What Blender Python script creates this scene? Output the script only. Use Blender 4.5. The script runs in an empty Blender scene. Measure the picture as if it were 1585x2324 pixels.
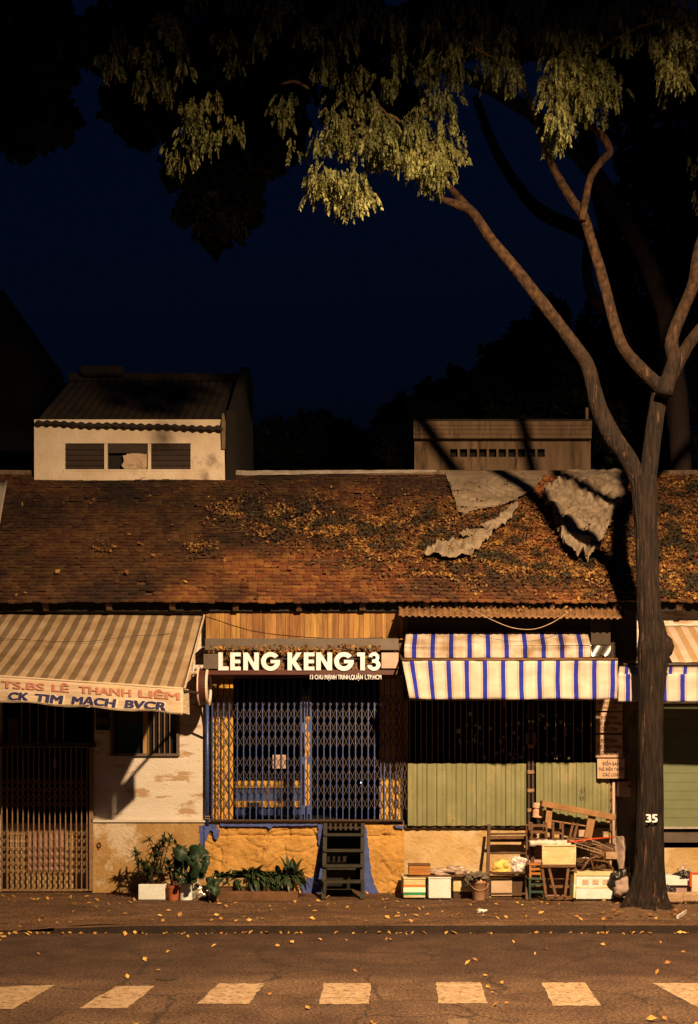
import bpy, math, random
from mathutils import Vector, noise
random.seed(7)
R = random.random
def U(a, b): return a + (b - a) * R()
rad = math.radians
scene = bpy.context.scene
COL = scene.collection

# ------------------------------------------------------------------ camera, sky, lamp, exposure
H, HZ, F = 1.87, 1765.0, 2400.0
cam_d = bpy.data.cameras.new('camera')
cam = bpy.data.objects.new('camera', cam_d); COL.objects.link(cam)
cam.location = (0, 0, H); cam.rotation_euler = (rad(90), 0, 0)
cam_d.sensor_fit = 'VERTICAL'; cam_d.sensor_height = 36.0
cam_d.lens = 36.0 * F / 2324.0
cam_d.shift_y = (HZ - 1162.0) / 2324.0
cam_d.clip_end = 3000
scene.camera = cam
world = bpy.data.worlds.new('World'); scene.world = world; world.use_nodes = True
nt = world.node_tree
bg = nt.nodes['Background']
sky = nt.nodes.new('ShaderNodeTexSky'); sky.sky_type = 'NISHITA'; sky.sun_disc = False
sky.sun_elevation = rad(-4.0); sky.sun_rotation = rad(200); sky.altitude = 0
tint = nt.nodes.new('ShaderNodeMix'); tint.data_type = 'RGBA'; tint.blend_type = 'MULTIPLY'
tint.inputs[0].default_value = 1.0
nt.links.new(sky.outputs[0], tint.inputs[6]); tint.inputs[7].default_value = (0.12, 0.33, 1.0, 1)
nt.links.new(tint.outputs[2], bg.inputs[0]); bg.inputs[1].default_value = 0.44
scene.view_settings.view_transform = 'Standard'; scene.view_settings.look = 'None'
scene.view_settings.exposure = 0.0; scene.view_settings.gamma = 1.0

LAMP_POS = Vector((3.2, 5.5, 8.5))
LAMP_POWER = 16500.0
LAMP_COL = (1.0, 0.635, 0.335)

def X(x, Y): return (x - 792.5) * Y / F
def Z(y, Y): return H + (HZ - y) * Y / F
def P(x, y, Y): return Vector((X(x, Y), Y, Z(y, Y)))
def groundY(y, z=0.0): return (H - z) * F / (y - HZ)

# ------------------------------------------------------------------ helpers
def tag(o, label=None, cat=None, group=None, kind=None):
    if label: o['label'] = label
    if cat: o['category'] = cat
    if group: o['group'] = group
    if kind: o['kind'] = kind
    return o
def thing(name, label, cat, loc=(0, 0, 0), group=None):
    o = bpy.data.objects.new(name, None); COL.objects.link(o)
    o.location = loc; o.empty_display_size = 0.2
    return tag(o, label, cat, group)

class MB:
    def __init__(s): s.v = []; s.f = []; s.uv = []; s.mi = []; s.cur = 0
    def add(s, vs, fs, uvs=None):
        n = len(s.v); s.v += [tuple(p) for p in vs]
        s.uv += (uvs if uvs else [(p[0] + p[1], p[2]) for p in vs])
        for f in fs: s.f.append(tuple(n + i for i in f)); s.mi.append(s.cur)
        return s
    def box(s, x0, x1, y0, y1, z0, z1):
        if x1 < x0: x0, x1 = x1, x0
        if y1 < y0: y0, y1 = y1, y0
        if z1 < z0: z0, z1 = z1, z0
        return s.add([(x0,y0,z0),(x1,y0,z0),(x1,y1,z0),(x0,y1,z0),(x0,y0,z1),(x1,y0,z1),(x1,y1,z1),(x0,y1,z1)],
              [(0,3,2,1),(4,5,6,7),(0,1,5,4),(1,2,6,5),(2,3,7,6),(3,0,4,7)])
    def pbox(s, xa, xb, ya, yb, Y, th):          # front face at depth Y given in picture units
        return s.box(X(xa,Y), X(xb,Y), Y, Y+th, Z(yb,Y), Z(ya,Y))
    def bar(s, p0, p1, w, d, up=None):           # rectangular bar
        p0 = Vector(p0); p1 = Vector(p1); a = (p1-p0).normalized()
        r = Vector((0,1,0)) if up is None else Vector(up)
        if abs(a.dot(r)) > .95: r = Vector((1,0,0))
        n = a.cross(r).normalized(); r = n.cross(a).normalized()
        vs = []
        for p in (p0, p1):
            for i, j in ((-1,-1),(1,-1),(1,1),(-1,1)): vs.append(p + n*(i*w/2) + r*(j*d/2))
        return s.add(vs, [(0,3,2,1),(4,5,6,7),(0,1,5,4),(1,2,6,5),(2,3,7,6),(3,0,4,7)])
    def tube(s, pts, rs, n=8, cap=True, fn=None):
        pts = [Vector(p) for p in pts]
        if not isinstance(rs, (list, tuple)): rs = [rs]*len(pts)
        vs = []; uvs = []; fs = []; ref = Vector((0,1,0)); L = 0
        for i, p in enumerate(pts):
            a = (pts[min(i+1, len(pts)-1)] - pts[max(i-1, 0)]).normalized()
            if abs(a.dot(ref)) > .95: ref = Vector((1,0,0))
            u = a.cross(ref).normalized(); w = a.cross(u).normalized()
            if i: L += (p - pts[i-1]).length
            for k in range(n):
                t = 2*math.pi*k/n; rr = rs[i]
                if fn: rr *= fn(t, L, p)
                vs.append(p + (u*math.cos(t) + w*math.sin(t))*rr); uvs.append((k/n, L))
        for i in range(len(pts)-1):
            for k in range(n):
                fs.append((i*n+k, i*n+(k+1)%n, (i+1)*n+(k+1)%n, (i+1)*n+k))
        if cap:
            fs.append(tuple(range(n-1, -1, -1))); m = (len(pts)-1)*n; fs.append(tuple(m+k for k in range(n)))
        return s.add(vs, fs, uvs)
    def lathe(s, c, prof, n=24, axis='z', cap=True):
        c = Vector(c); vs = []; fs = []
        for r, h in prof:
            for k in range(n):
                t = 2*math.pi*k/n
                if axis == 'z': vs.append(c + Vector((r*math.cos(t), r*math.sin(t), h)))
                else: vs.append(c + Vector((h, r*math.cos(t), r*math.sin(t))))
        m = len(prof)
        for i in range(m-1):
            for k in range(n): fs.append((i*n+k, i*n+(k+1)%n, (i+1)*n+(k+1)%n, (i+1)*n+k))
        if cap:
            fs.append(tuple(range(n-1,-1,-1))); fs.append(tuple((m-1)*n+k for k in range(n)))
        return s.add(vs, fs)
    def grid(s, nu, nv, fn, us=1.0, vs_=1.0):
        vs = []; uv = []; fs = []
        for j in range(nv+1):
            for i in range(nu+1):
                u, v = i/nu, j/nv; vs.append(Vector(fn(u, v))); uv.append((u*us, v*vs_))
        for j in range(nv):
            for i in range(nu):
                a = j*(nu+1)+i; fs.append((a, a+1, a+nu+2, a+nu+1))
        return s.add(vs, fs, uv)
    def prism(s, pts2, fn, depth):               # closed 2-D outline -> solid, fn maps (x,y,d) to the world
        n = len(pts2)
        vs = [fn(x, y, 0) for x, y in pts2] + [fn(x, y, depth) for x, y in pts2]
        return s.add(vs, [tuple(range(n)), tuple(range(2*n-1, n-1, -1))] + [(i, i+n, (i+1)%n+n, (i+1)%n) for i in range(n)])
    def build(s, name, mat, parent=None, smooth=False, bevel=0, solid=0, sub=0):
        me = bpy.data.meshes.new(name)
        off = Vector((0,0,0)); q = parent
        while q: off += Vector(q.location); q = q.parent
        me.from_pydata([(p[0]-off.x, p[1]-off.y, p[2]-off.z) for p in s.v], [], s.f)
        ul = me.uv_layers.new(name='UVMap'); idx = [0]*len(me.loops); me.loops.foreach_get('vertex_index', idx)
        flat = [c for i in idx for c in s.uv[i]]; ul.data.foreach_set('uv', flat)
        for m in (mat if isinstance(mat, (list, tuple)) else [mat]): me.materials.append(m)
        if isinstance(mat, (list, tuple)): me.polygons.foreach_set('material_index', s.mi)
        if smooth: me.polygons.foreach_set('use_smooth', [True]*len(me.polygons))
        me.update()
        o = bpy.data.objects.new(name, me); COL.objects.link(o)
        if parent: o.parent = parent
        if solid: m = o.modifiers.new('Solidify', 'SOLIDIFY'); m.thickness = solid; m.offset = 0
        if bevel: m = o.modifiers.new('Bevel', 'BEVEL'); m.width = bevel; m.segments = 2; m.limit_method = 'ANGLE'
        if sub: m = o.modifiers.new('Subdivision', 'SUBSURF'); m.levels = sub; m.render_levels = sub
        return o

def copy_tree(o, parent=None):
    c = o.copy(); COL.objects.link(c)
    if parent: c.parent = parent
    for ch in o.children: copy_tree(ch, c)
    return c

def nz(x, y=0, z=0): return noise.noise(Vector((x, y, z)))

# ------------------------------------------------------------------ materials
def mat(name, c1, c2=None, scale=4.0, rough=.85, bump=0.0, bscale=40.0, stretch=(1,1,1), spec=.3, metal=0.0,
        c3=None, scale3=1.2, t3=(.5,.62), detail=6.0, lo=.35, hi=.65, rand=0.0, coat=0.0, grit=0.0):
    m = bpy.data.materials.new(name); m.use_nodes = True; n = m.node_tree.nodes; l = m.node_tree.links
    b = n['Principled BSDF']; b.inputs['Roughness'].default_value = rough
    b.inputs['Specular IOR Level'].default_value = spec; b.inputs['Metallic'].default_value = metal
    if coat: b.inputs['Coat Weight'].default_value = coat
    tc = n.new('ShaderNodeTexCoord'); mp = n.new('ShaderNodeMapping'); mp.inputs['Scale'].default_value = stretch
    l.new(tc.outputs['Object'], mp.inputs[0])
    col = None
    if c2 is None: c2 = tuple(k*.78 for k in c1)
    t = n.new('ShaderNodeTexNoise'); t.inputs['Scale'].default_value = scale; t.inputs['Detail'].default_value = detail
    t.inputs['Roughness'].default_value = .62
    l.new(mp.outputs[0], t.inputs[0])
    r = n.new('ShaderNodeValToRGB'); r.color_ramp.elements[0].position = lo; r.color_ramp.elements[1].position = hi
    r.color_ramp.elements[0].color = (*c2, 1); r.color_ramp.elements[1].color = (*c1, 1)
    l.new(t.outputs[0], r.inputs[0]); col = r.outputs[0]
    if c3 is not None:
        t3n = n.new('ShaderNodeTexNoise'); t3n.inputs['Scale'].default_value = scale3; t3n.inputs['Detail'].default_value = 8
        t3n.inputs['Roughness'].default_value = .7; l.new(mp.outputs[0], t3n.inputs[0])
        r3 = n.new('ShaderNodeValToRGB'); r3.color_ramp.elements[0].position = t3[0]; r3.color_ramp.elements[1].position = t3[1]
        l.new(t3n.outputs[0], r3.inputs[0])
        mx = n.new('ShaderNodeMix'); mx.data_type = 'RGBA'; l.new(r3.outputs[0], mx.inputs[0]); l.new(col, mx.inputs[6])
        mx.inputs[7].default_value = (*c3, 1); col = mx.outputs[2]
    if rand:
        g = n.new('ShaderNodeNewGeometry'); hs = n.new('ShaderNodeHueSaturation')
        ma = n.new('ShaderNodeMapRange'); ma.inputs[3].default_value = 1-rand; ma.inputs[4].default_value = 1+rand
        l.new(g.outputs['Random Per Island'], ma.inputs[0]); l.new(ma.outputs[0], hs.inputs['Value'])
        mh = n.new('ShaderNodeMapRange'); mh.inputs[3].default_value = .5-rand*.05; mh.inputs[4].default_value = .5+rand*.05
        l.new(g.outputs['Random Per Island'], mh.inputs[0]); l.new(mh.outputs[0], hs.inputs['Hue'])
        l.new(col, hs.inputs['Color']); col = hs.outputs[0]
    l.new(col, b.inputs['Base Color'])
    if grit:
        gn = n.new('ShaderNodeTexNoise'); gn.inputs['Scale'].default_value = 38; gn.inputs['Detail'].default_value = 3; gn.inputs['Roughness'].default_value = .8; l.new(tc.outputs['Object'], gn.inputs[0])
        gr = n.new('ShaderNodeMapRange'); gr.inputs[1].default_value = .4; gr.inputs[2].default_value = .62; gr.inputs[3].default_value = 1-grit; gr.inputs[4].default_value = 1+grit; l.new(gn.outputs[0], gr.inputs[0])
        gh = n.new('ShaderNodeHueSaturation'); l.new(gr.outputs[0], gh.inputs['Value']); l.new(col, gh.inputs['Color']); l.new(gh.outputs[0], b.inputs['Base Color'])
    if bump:
        tb = n.new('ShaderNodeTexNoise'); tb.inputs['Scale'].default_value = bscale; tb.inputs['Detail'].default_value = 5
        l.new(mp.outputs[0], tb.inputs[0]); bp = n.new('ShaderNodeBump'); bp.inputs['Strength'].default_value = bump
        bp.inputs['Distance'].default_value = .03; l.new(tb.outputs[0], bp.inputs['Height']); l.new(bp.outputs[0], b.inputs['Normal'])
    return m

def stripes(name, period, stops, dirt_shade=.25, rough=.9, bump=.15):   # stops: [(pos,color)...] constant along UV x
    m = bpy.data.materials.new(name); m.use_nodes = True; n = m.node_tree.nodes; l = m.node_tree.links
    b = n['Principled BSDF']; b.inputs['Roughness'].default_value = rough; b.inputs['Specular IOR Level'].default_value = .15
    uv = n.new('ShaderNodeUVMap'); sp = n.new('ShaderNodeSeparateXYZ'); l.new(uv.outputs[0], sp.inputs[0])
    d = n.new('ShaderNodeMath'); d.operation = 'DIVIDE'; d.inputs[1].default_value = period; l.new(sp.outputs[0], d.inputs[0])
    f = n.new('ShaderNodeMath'); f.operation = 'FRACT'; l.new(d.outputs[0], f.inputs[0])
    r = n.new('ShaderNodeValToRGB'); r.color_ramp.interpolation = 'CONSTANT'
    e = r.color_ramp.elements
    while len(e) < len(stops): e.new(.5)
    for i, (p, c) in enumerate(stops): e[i].position = p; e[i].color = (*c, 1)
    l.new(f.outputs[0], r.inputs[0])
    tc = n.new('ShaderNodeTexCoord'); t = n.new('ShaderNodeTexNoise'); t.inputs['Scale'].default_value = 3.5; t.inputs['Detail'].default_value = 8
    l.new(tc.outputs['Object'], t.inputs[0])
    mr = n.new('ShaderNodeMapRange'); mr.inputs[1].default_value = .35; mr.inputs[2].default_value = .7; mr.inputs[3].default_value = 0; mr.inputs[4].default_value = dirt_shade
    l.new(t.outputs[0], mr.inputs[0])
    mx = n.new('ShaderNodeMix'); mx.data_type = 'RGBA'; mx.blend_type = 'MULTIPLY'; l.new(mr.outputs[0], mx.inputs[0]); l.new(r.outputs[0], mx.inputs[6])
    mx.inputs[7].default_value = (.45, .33, .2, 1); l.new(mx.outputs[2], b.inputs['Base Color'])
    tb = n.new('ShaderNodeTexNoise'); tb.inputs['Scale'].default_value = 9; tb.inputs['Detail'].default_value = 4
    mp = n.new('ShaderNodeMapping'); mp.inputs['Scale'].default_value = (.35, 1, 1.6); l.new(tc.outputs['Object'], mp.inputs[0]); l.new(mp.outputs[0], tb.inputs[0])
    bp = n.new('ShaderNodeBump'); bp.inputs['Strength'].default_value = bump; bp.inputs['Distance'].default_value = .06
    l.new(tb.outputs[0], bp.inputs['Height']); l.new(bp.outputs[0], b.inputs['Normal'])
    return m

M = {}
M['road'] = mat('asphalt', (.105,.063,.038), (.055,.031,.019), 2.2, .88, .5, 160, c3=(.135,.085,.05), scale3=.7, t3=(.5,.7), detail=12, grit=.75)
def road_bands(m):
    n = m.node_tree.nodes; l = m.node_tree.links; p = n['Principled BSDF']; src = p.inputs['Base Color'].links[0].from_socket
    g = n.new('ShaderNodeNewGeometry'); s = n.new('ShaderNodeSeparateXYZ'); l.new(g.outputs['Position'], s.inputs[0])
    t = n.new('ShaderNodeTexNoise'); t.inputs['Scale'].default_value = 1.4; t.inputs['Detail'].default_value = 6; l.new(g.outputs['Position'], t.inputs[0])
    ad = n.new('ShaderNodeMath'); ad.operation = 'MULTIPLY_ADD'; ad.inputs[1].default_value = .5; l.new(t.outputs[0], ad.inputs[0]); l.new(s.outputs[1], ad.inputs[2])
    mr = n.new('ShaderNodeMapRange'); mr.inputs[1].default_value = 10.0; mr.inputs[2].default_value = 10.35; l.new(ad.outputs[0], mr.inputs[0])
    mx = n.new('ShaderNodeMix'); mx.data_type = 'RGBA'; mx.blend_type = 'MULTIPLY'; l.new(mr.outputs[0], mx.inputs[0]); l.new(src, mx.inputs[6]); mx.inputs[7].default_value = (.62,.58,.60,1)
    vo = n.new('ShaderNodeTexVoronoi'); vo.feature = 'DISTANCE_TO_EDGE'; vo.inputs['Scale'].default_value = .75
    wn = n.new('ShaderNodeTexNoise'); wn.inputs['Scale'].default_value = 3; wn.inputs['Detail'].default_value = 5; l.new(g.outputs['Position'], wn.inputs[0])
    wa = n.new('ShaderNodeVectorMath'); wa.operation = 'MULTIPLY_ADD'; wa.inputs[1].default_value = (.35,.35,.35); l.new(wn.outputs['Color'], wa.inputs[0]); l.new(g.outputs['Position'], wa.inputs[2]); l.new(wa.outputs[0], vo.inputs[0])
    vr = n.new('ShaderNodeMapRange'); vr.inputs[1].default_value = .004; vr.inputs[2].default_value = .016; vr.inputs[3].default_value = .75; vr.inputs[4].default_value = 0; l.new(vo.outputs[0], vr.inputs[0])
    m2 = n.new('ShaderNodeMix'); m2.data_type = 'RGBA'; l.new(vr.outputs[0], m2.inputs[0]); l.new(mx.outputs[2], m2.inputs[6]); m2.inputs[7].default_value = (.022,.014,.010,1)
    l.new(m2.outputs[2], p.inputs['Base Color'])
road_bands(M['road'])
M['walk'] = mat('pavement', (.135,.074,.038), (.062,.032,.017), 1.6, .9, .7, 60, c3=(.17,.105,.06), scale3=2.3, t3=(.52,.7), stretch=(.6,1.6,1), grit=.75)
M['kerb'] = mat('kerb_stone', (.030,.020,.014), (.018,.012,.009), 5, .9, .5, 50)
M['paint'] = mat('road_paint', (.34,.255,.165), (.23,.16,.09), 9, .8, .3, 120, c3=(.10,.065,.042), scale3=17, t3=(.54,.60))
M['paint_faint'] = mat('nearly_gone_road_paint', (.17,.12,.075), (.10,.065,.04), 14, .85)
M['cream'] = mat('cream_plaster', (.54,.52,.48), (.48,.44,.38), 2.5, .9, .35, 25, c3=(.34,.24,.15), scale3=2.0, t3=(.53,.585), stretch=(.75,1,2.4), detail=9)
M['plinth'] = mat('ochre_plaster', (.36,.24,.10), (.28,.17,.06), 3, .9, .6, 22, c3=(.46,.40,.30), scale3=1.6, t3=(.52,.60))
M['stone'] = mat('ochre_render_over_stone', (.46,.27,.075), (.36,.20,.05), 3.2, .9, 1.0, 13, c3=(.20,.10,.03), scale3=6, t3=(.58,.66), lo=.4, hi=.6)
M['blue_paint'] = mat('flaking_blue_paint', (.06,.10,.34), (.04,.06,.20), 12, .7, .3, 60, c3=(.22,.16,.12), scale3=7, t3=(.62,.7))
M['tan_wall'] = mat('tan_plaster', (.48,.36,.18), (.36,.24,.10), 2.6, .9, .6, 20, c3=(.50,.42,.30), scale3=1.8, t3=(.5,.66))
M['wood'] = mat('weathered_planks', (.31,.17,.055), (.15,.075,.024), 2.5, .8, .4, 12, stretch=(6,6,.6), rand=.26, c3=(.12,.06,.022), scale3=1.6, t3=(.52,.68))
M['darkwood'] = mat('dark_wood', (.09,.05,.028), (.05,.028,.017), 5, .7, .3, 30, stretch=(1,1,.3))
M['brownwood'] = mat('brown_wood', (.15,.078,.036), (.085,.042,.020), 6, .6, .3, 30)
M['orangewood'] = mat('orange_wood', (.42,.19,.045), (.27,.11,.03), 5, .55, .2, 20, stretch=(.5,1,3))
M['benchwood'] = mat('bench_wood', (.30,.17,.075), (.20,.105,.042), 5, .7, .3, 25)
M['grey'] = mat('grey_metal', (.10,.082,.065), (.075,.06,.047), 5, .6, .1, 30)
M['pinkgrey'] = mat('pinkish_metal', (.42,.32,.27), (.32,.23,.19), 4, .5, .1, 30)
M['concrete'] = mat('old_concrete', (.20,.15,.10), (.12,.085,.055), 3, .95, .5, 30, c3=(.07,.05,.035), scale3=2, stretch=(1.5,1,.5))
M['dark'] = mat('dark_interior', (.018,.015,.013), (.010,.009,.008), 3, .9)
M['darkpanel'] = mat('dark_painted_panel', (.045,.032,.024), (.03,.022,.017), 3, .8)
M['letter'] = mat('white_letter_enamel', (.62,.66,.74), (.58,.61,.68), 3, .45)
M['letter_side'] = mat('sign_maroon', (.07,.022,.016), (.05,.016,.012), 4, .5)
M['tile'] = mat('clay_tiles', (.33,.125,.038), (.17,.062,.020), 1.3, .85, .4, 40, c3=(.060,.028,.015), scale3=.55, t3=(.42,.60), rand=.28)
M['tile_dark'] = mat('dark_clay_tiles', (.070,.026,.011), (.040,.016,.008), 1.6, .9, .4, 40, c3=(.018,.010,.007), scale3=.8, t3=(.40,.60), rand=.3)
def darken_left_top(m):  # multiplies the tiles darker towards the left and the ridge, broken by noise
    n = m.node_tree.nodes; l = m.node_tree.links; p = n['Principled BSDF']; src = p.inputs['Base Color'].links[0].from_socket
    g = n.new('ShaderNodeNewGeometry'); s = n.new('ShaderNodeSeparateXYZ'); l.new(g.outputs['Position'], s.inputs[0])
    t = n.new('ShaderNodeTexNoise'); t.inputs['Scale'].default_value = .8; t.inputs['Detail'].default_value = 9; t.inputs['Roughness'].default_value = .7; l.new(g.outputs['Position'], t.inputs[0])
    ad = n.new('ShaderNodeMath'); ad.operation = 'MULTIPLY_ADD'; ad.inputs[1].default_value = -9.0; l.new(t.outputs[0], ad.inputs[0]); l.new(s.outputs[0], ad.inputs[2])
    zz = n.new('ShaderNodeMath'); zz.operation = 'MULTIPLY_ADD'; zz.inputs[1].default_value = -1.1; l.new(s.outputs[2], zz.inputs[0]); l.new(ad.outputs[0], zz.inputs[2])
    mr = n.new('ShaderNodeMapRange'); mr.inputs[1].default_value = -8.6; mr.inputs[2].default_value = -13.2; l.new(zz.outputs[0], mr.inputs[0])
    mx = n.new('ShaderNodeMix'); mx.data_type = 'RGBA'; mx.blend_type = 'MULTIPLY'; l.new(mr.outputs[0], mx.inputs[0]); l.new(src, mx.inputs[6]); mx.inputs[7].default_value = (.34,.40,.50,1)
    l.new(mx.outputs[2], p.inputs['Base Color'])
darken_left_top(M['tile'])
M['flash'] = mat('whitewashed_ridge', (.40,.37,.33), (.28,.25,.21), 5, .9, .5, 20, c3=(.12,.10,.08), scale3=3, t3=(.6,.72))
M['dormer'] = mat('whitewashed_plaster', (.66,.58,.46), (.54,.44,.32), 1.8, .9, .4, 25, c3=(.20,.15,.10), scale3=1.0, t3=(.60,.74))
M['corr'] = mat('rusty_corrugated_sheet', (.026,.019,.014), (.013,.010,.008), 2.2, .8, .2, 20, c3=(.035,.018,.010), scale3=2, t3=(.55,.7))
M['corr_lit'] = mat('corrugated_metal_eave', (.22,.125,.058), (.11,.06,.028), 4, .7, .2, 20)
M['shed'] = mat('stained_render', (.19,.13,.08), (.115,.075,.046), 2.5, .95, .4, 20, c3=(.05,.034,.022), scale3=3, t3=(.5,.66), stretch=(2,1,.35))
M['louvre'] = mat('louvre_slats', (.05,.036,.028), (.03,.022,.018), 3, .5)
M['ochrepaint'] = mat('yellow_ochre_paint', (.50,.30,.045), (.42,.245,.035), 5, .6, .1, 20)
M['ochredark'] = mat('ochre_wood_frame', (.34,.22,.09), (.24,.15,.06), 5, .6, .1, 20)
M['barblue'] = mat('blue_enamel_bars', (.028,.065,.24), (.02,.042,.15), 30, .42, .1, 60, c3=(.26,.17,.11), scale3=30, t3=(.60,.68), spec=.6)
M['barblack'] = mat('dark_iron', (.05,.034,.024), (.03,.02,.016), 30, .5, .1, 60, c3=(.12,.06,.03), scale3=22, t3=(.6,.7))
M['barbrown'] = mat('rusty_iron', (.27,.175,.09), (.15,.09,.048), 20, .6, .1, 60)
M['green'] = mat('green_corrugated_metal', (.195,.205,.10), (.15,.158,.075), 3, .55, .12, 14, c3=(.27,.23,.12), scale3=3, t3=(.54,.66), stretch=(1,1,.5))
M['green_flat'] = mat('green_roller_shutter', (.145,.175,.095), (.12,.145,.08), 3, .55, .1, 14)
M['foam'] = mat('white_foam', (.62,.70,.72), (.56,.60,.56), 8, .8, .3, 40, c3=(.46,.40,.28), scale3=5, t3=(.66,.74))
M['yellowfoam'] = mat('yellowed_foam', (.56,.52,.30), (.46,.38,.18), 7, .8, .3, 30, c3=(.62,.64,.52), scale3=6, t3=(.55,.64), stretch=(.5,1,2))
M['terra'] = mat('terracotta', (.33,.10,.04), (.24,.07,.03), 7, .8, .2, 30)
M['pink'] = mat('mauve_board', (.44,.27,.24), (.34,.20,.18), 4, .8, .1, 20)
M['cloth'] = mat('pale_cloth', (.60,.60,.56), (.46,.43,.37), 12, .9, .6, 18)
M['pinkcloth'] = mat('pink_cloth', (.62,.40,.30), (.5,.3,.22), 8, .95, .5, 14)
M['yellowbag'] = mat('yellow_sack', (.72,.52,.14), (.6,.42,.10), 8, .6, .8, 12)
M['whitebag'] = mat('white_patterned_bag', (.60,.60,.58), (.26,.20,.20), 16, .55, .8, 14, lo=.44, hi=.5)
M['clearbag'] = mat('cloudy_plastic_bag', (.42,.34,.27), (.30,.22,.16), 9, .3, .9, 14, spec=.6)
M['netcloth'] = mat('dusty_green_rag', (.17,.15,.11), (.07,.06,.045), 14, .9, .9, 25)
M['bucket'] = mat('dull_plastic_bucket', (.40,.25,.155), (.3,.18,.11), 6, .5, .1, 20)
M['blackbag'] = mat('black_plastic', (.02,.016,.014), (.012,.01,.009), 8, .35, .8, 14, spec=.5)
M['greytarp'] = mat('grey_pink_tarp', (.34,.26,.22), (.24,.18,.15), 6, .8, .6, 9)
M['greenpaint'] = mat('dark_green_paint', (.035,.072,.05), (.022,.045,.032), 8, .5, .1, 30)
M['stairwood'] = mat('grey_green_stair_paint', (.030,.029,.021), (.018,.018,.014), 8, .7, .2, 30, c3=(.075,.048,.030), scale3=9, t3=(.66,.74))
M['cardboard'] = mat('cardboard', (.48,.38,.27), (.40,.30,.2), 5, .9, .1, 20, c3=(.25,.17,.12), scale3=4, t3=(.52,.62))
M['red'] = mat('red_rope', (.62,.075,.02), (.45,.05,.02), 9, .6)
M['silver'] = mat('silver_sheet', (.75,.70,.62), (.62,.56,.5), 5, .2, .12, 4, metal=1.0)
M['foil'] = mat('silver_foil_bag', (.78,.72,.62), (.55,.5,.42), 9, .3, 1.0, 16, metal=.7)
M['tarp'] = mat('pale_roof_tarp', (.25,.205,.15), (.155,.12,.085), 2.5, .75, .7, 6, c3=(.07,.052,.036), scale3=3, t3=(.58,.7))
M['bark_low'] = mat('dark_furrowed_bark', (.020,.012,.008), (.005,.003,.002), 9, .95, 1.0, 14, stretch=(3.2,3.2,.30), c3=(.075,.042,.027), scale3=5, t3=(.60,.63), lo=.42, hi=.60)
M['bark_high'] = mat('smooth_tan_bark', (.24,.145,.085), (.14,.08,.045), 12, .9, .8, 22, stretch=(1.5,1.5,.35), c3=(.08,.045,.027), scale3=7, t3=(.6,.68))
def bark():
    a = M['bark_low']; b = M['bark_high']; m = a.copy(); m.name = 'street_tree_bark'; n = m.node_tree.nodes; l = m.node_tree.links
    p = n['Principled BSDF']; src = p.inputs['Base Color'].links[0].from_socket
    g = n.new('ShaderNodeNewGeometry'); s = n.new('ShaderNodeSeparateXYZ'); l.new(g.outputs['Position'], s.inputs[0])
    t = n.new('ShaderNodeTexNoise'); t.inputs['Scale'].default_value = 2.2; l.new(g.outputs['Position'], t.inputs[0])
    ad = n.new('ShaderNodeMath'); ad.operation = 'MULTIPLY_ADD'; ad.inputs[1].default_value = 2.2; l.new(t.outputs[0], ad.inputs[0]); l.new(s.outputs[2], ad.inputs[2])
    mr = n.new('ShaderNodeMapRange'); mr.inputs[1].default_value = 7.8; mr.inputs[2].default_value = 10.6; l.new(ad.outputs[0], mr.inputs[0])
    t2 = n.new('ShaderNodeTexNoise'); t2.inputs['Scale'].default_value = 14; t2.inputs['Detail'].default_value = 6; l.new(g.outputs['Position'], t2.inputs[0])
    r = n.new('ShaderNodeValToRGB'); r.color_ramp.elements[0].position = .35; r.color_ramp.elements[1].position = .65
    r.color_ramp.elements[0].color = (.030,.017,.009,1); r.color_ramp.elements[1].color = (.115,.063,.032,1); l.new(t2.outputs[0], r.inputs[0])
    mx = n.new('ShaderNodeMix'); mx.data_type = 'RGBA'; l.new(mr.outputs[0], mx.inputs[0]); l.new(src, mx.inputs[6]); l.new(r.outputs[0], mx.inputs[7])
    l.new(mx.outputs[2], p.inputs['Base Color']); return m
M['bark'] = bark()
M['bark_far'] = mat('far_bark', (.030,.020,.016), (.018,.012,.010), 9, .95, .5, 22)
M['leaf'] = mat('tree_leaf', (.20,.20,.065), (.075,.085,.028), 1.5, .55, rand=.35)
M['leaf_dark'] = mat('dark_tree_leaf', (.013,.016,.008), (.007,.009,.005), 1.5, .7, rand=.3)
M['leaf_pot'] = mat('pot_plant_leaf', (.030,.052,.022), (.017,.032,.014), 8, .45, rand=.3)
M['leaf_round'] = mat('broad_green_leaf', (.017,.040,.017), (.010,.024,.011), 8, .5, rand=.2)
M['dry'] = mat('dry_leaf', (.46,.27,.075), (.24,.12,.03), 9, .8, rand=.4)
M['litter'] = mat('leaf_litter', (.27,.135,.040), (.055,.027,.011), 4, .9, rand=.55)
M['vine'] = mat('vine_leaf', (.038,.030,.014), (.016,.013,.007), 5, .7, rand=.4)
M['soil'] = mat('soil', (.12,.075,.042), (.07,.04,.022), 8, 1, .8, 30, c3=(.24,.15,.08), scale3=9, t3=(.6,.7))
M['brick'] = mat('cement_block', (.42,.31,.20), (.3,.2,.12), 8, .95, .6, 40)
M['glass'] = mat('dark_glass', (.012,.012,.014), (.01,.01,.01), 3, .12, spec=.7)
M['wire'] = mat('black_cable', (.02,.016,.013), (.015,.012,.01), 5, .6)
M['metalwire'] = mat('pale_wire', (.34,.24,.16), (.22,.15,.1), 9, .45)
M['chalk'] = mat('chalk', (.30,.25,.2), (.2,.17,.14), 30, .9)
M['ink'] = mat('black_ink', (.035,.02,.014), (.03,.018,.012), 6, .7)
M['redink'] = mat('faded_red_lettering', (.40,.15,.11), (.36,.17,.12), 12, .8, c3=(.48,.36,.26), scale3=11, t3=(.60,.68))
M['blueink'] = mat('navy_lettering', (.028,.030,.11), (.02,.022,.08), 12, .7)
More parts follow.
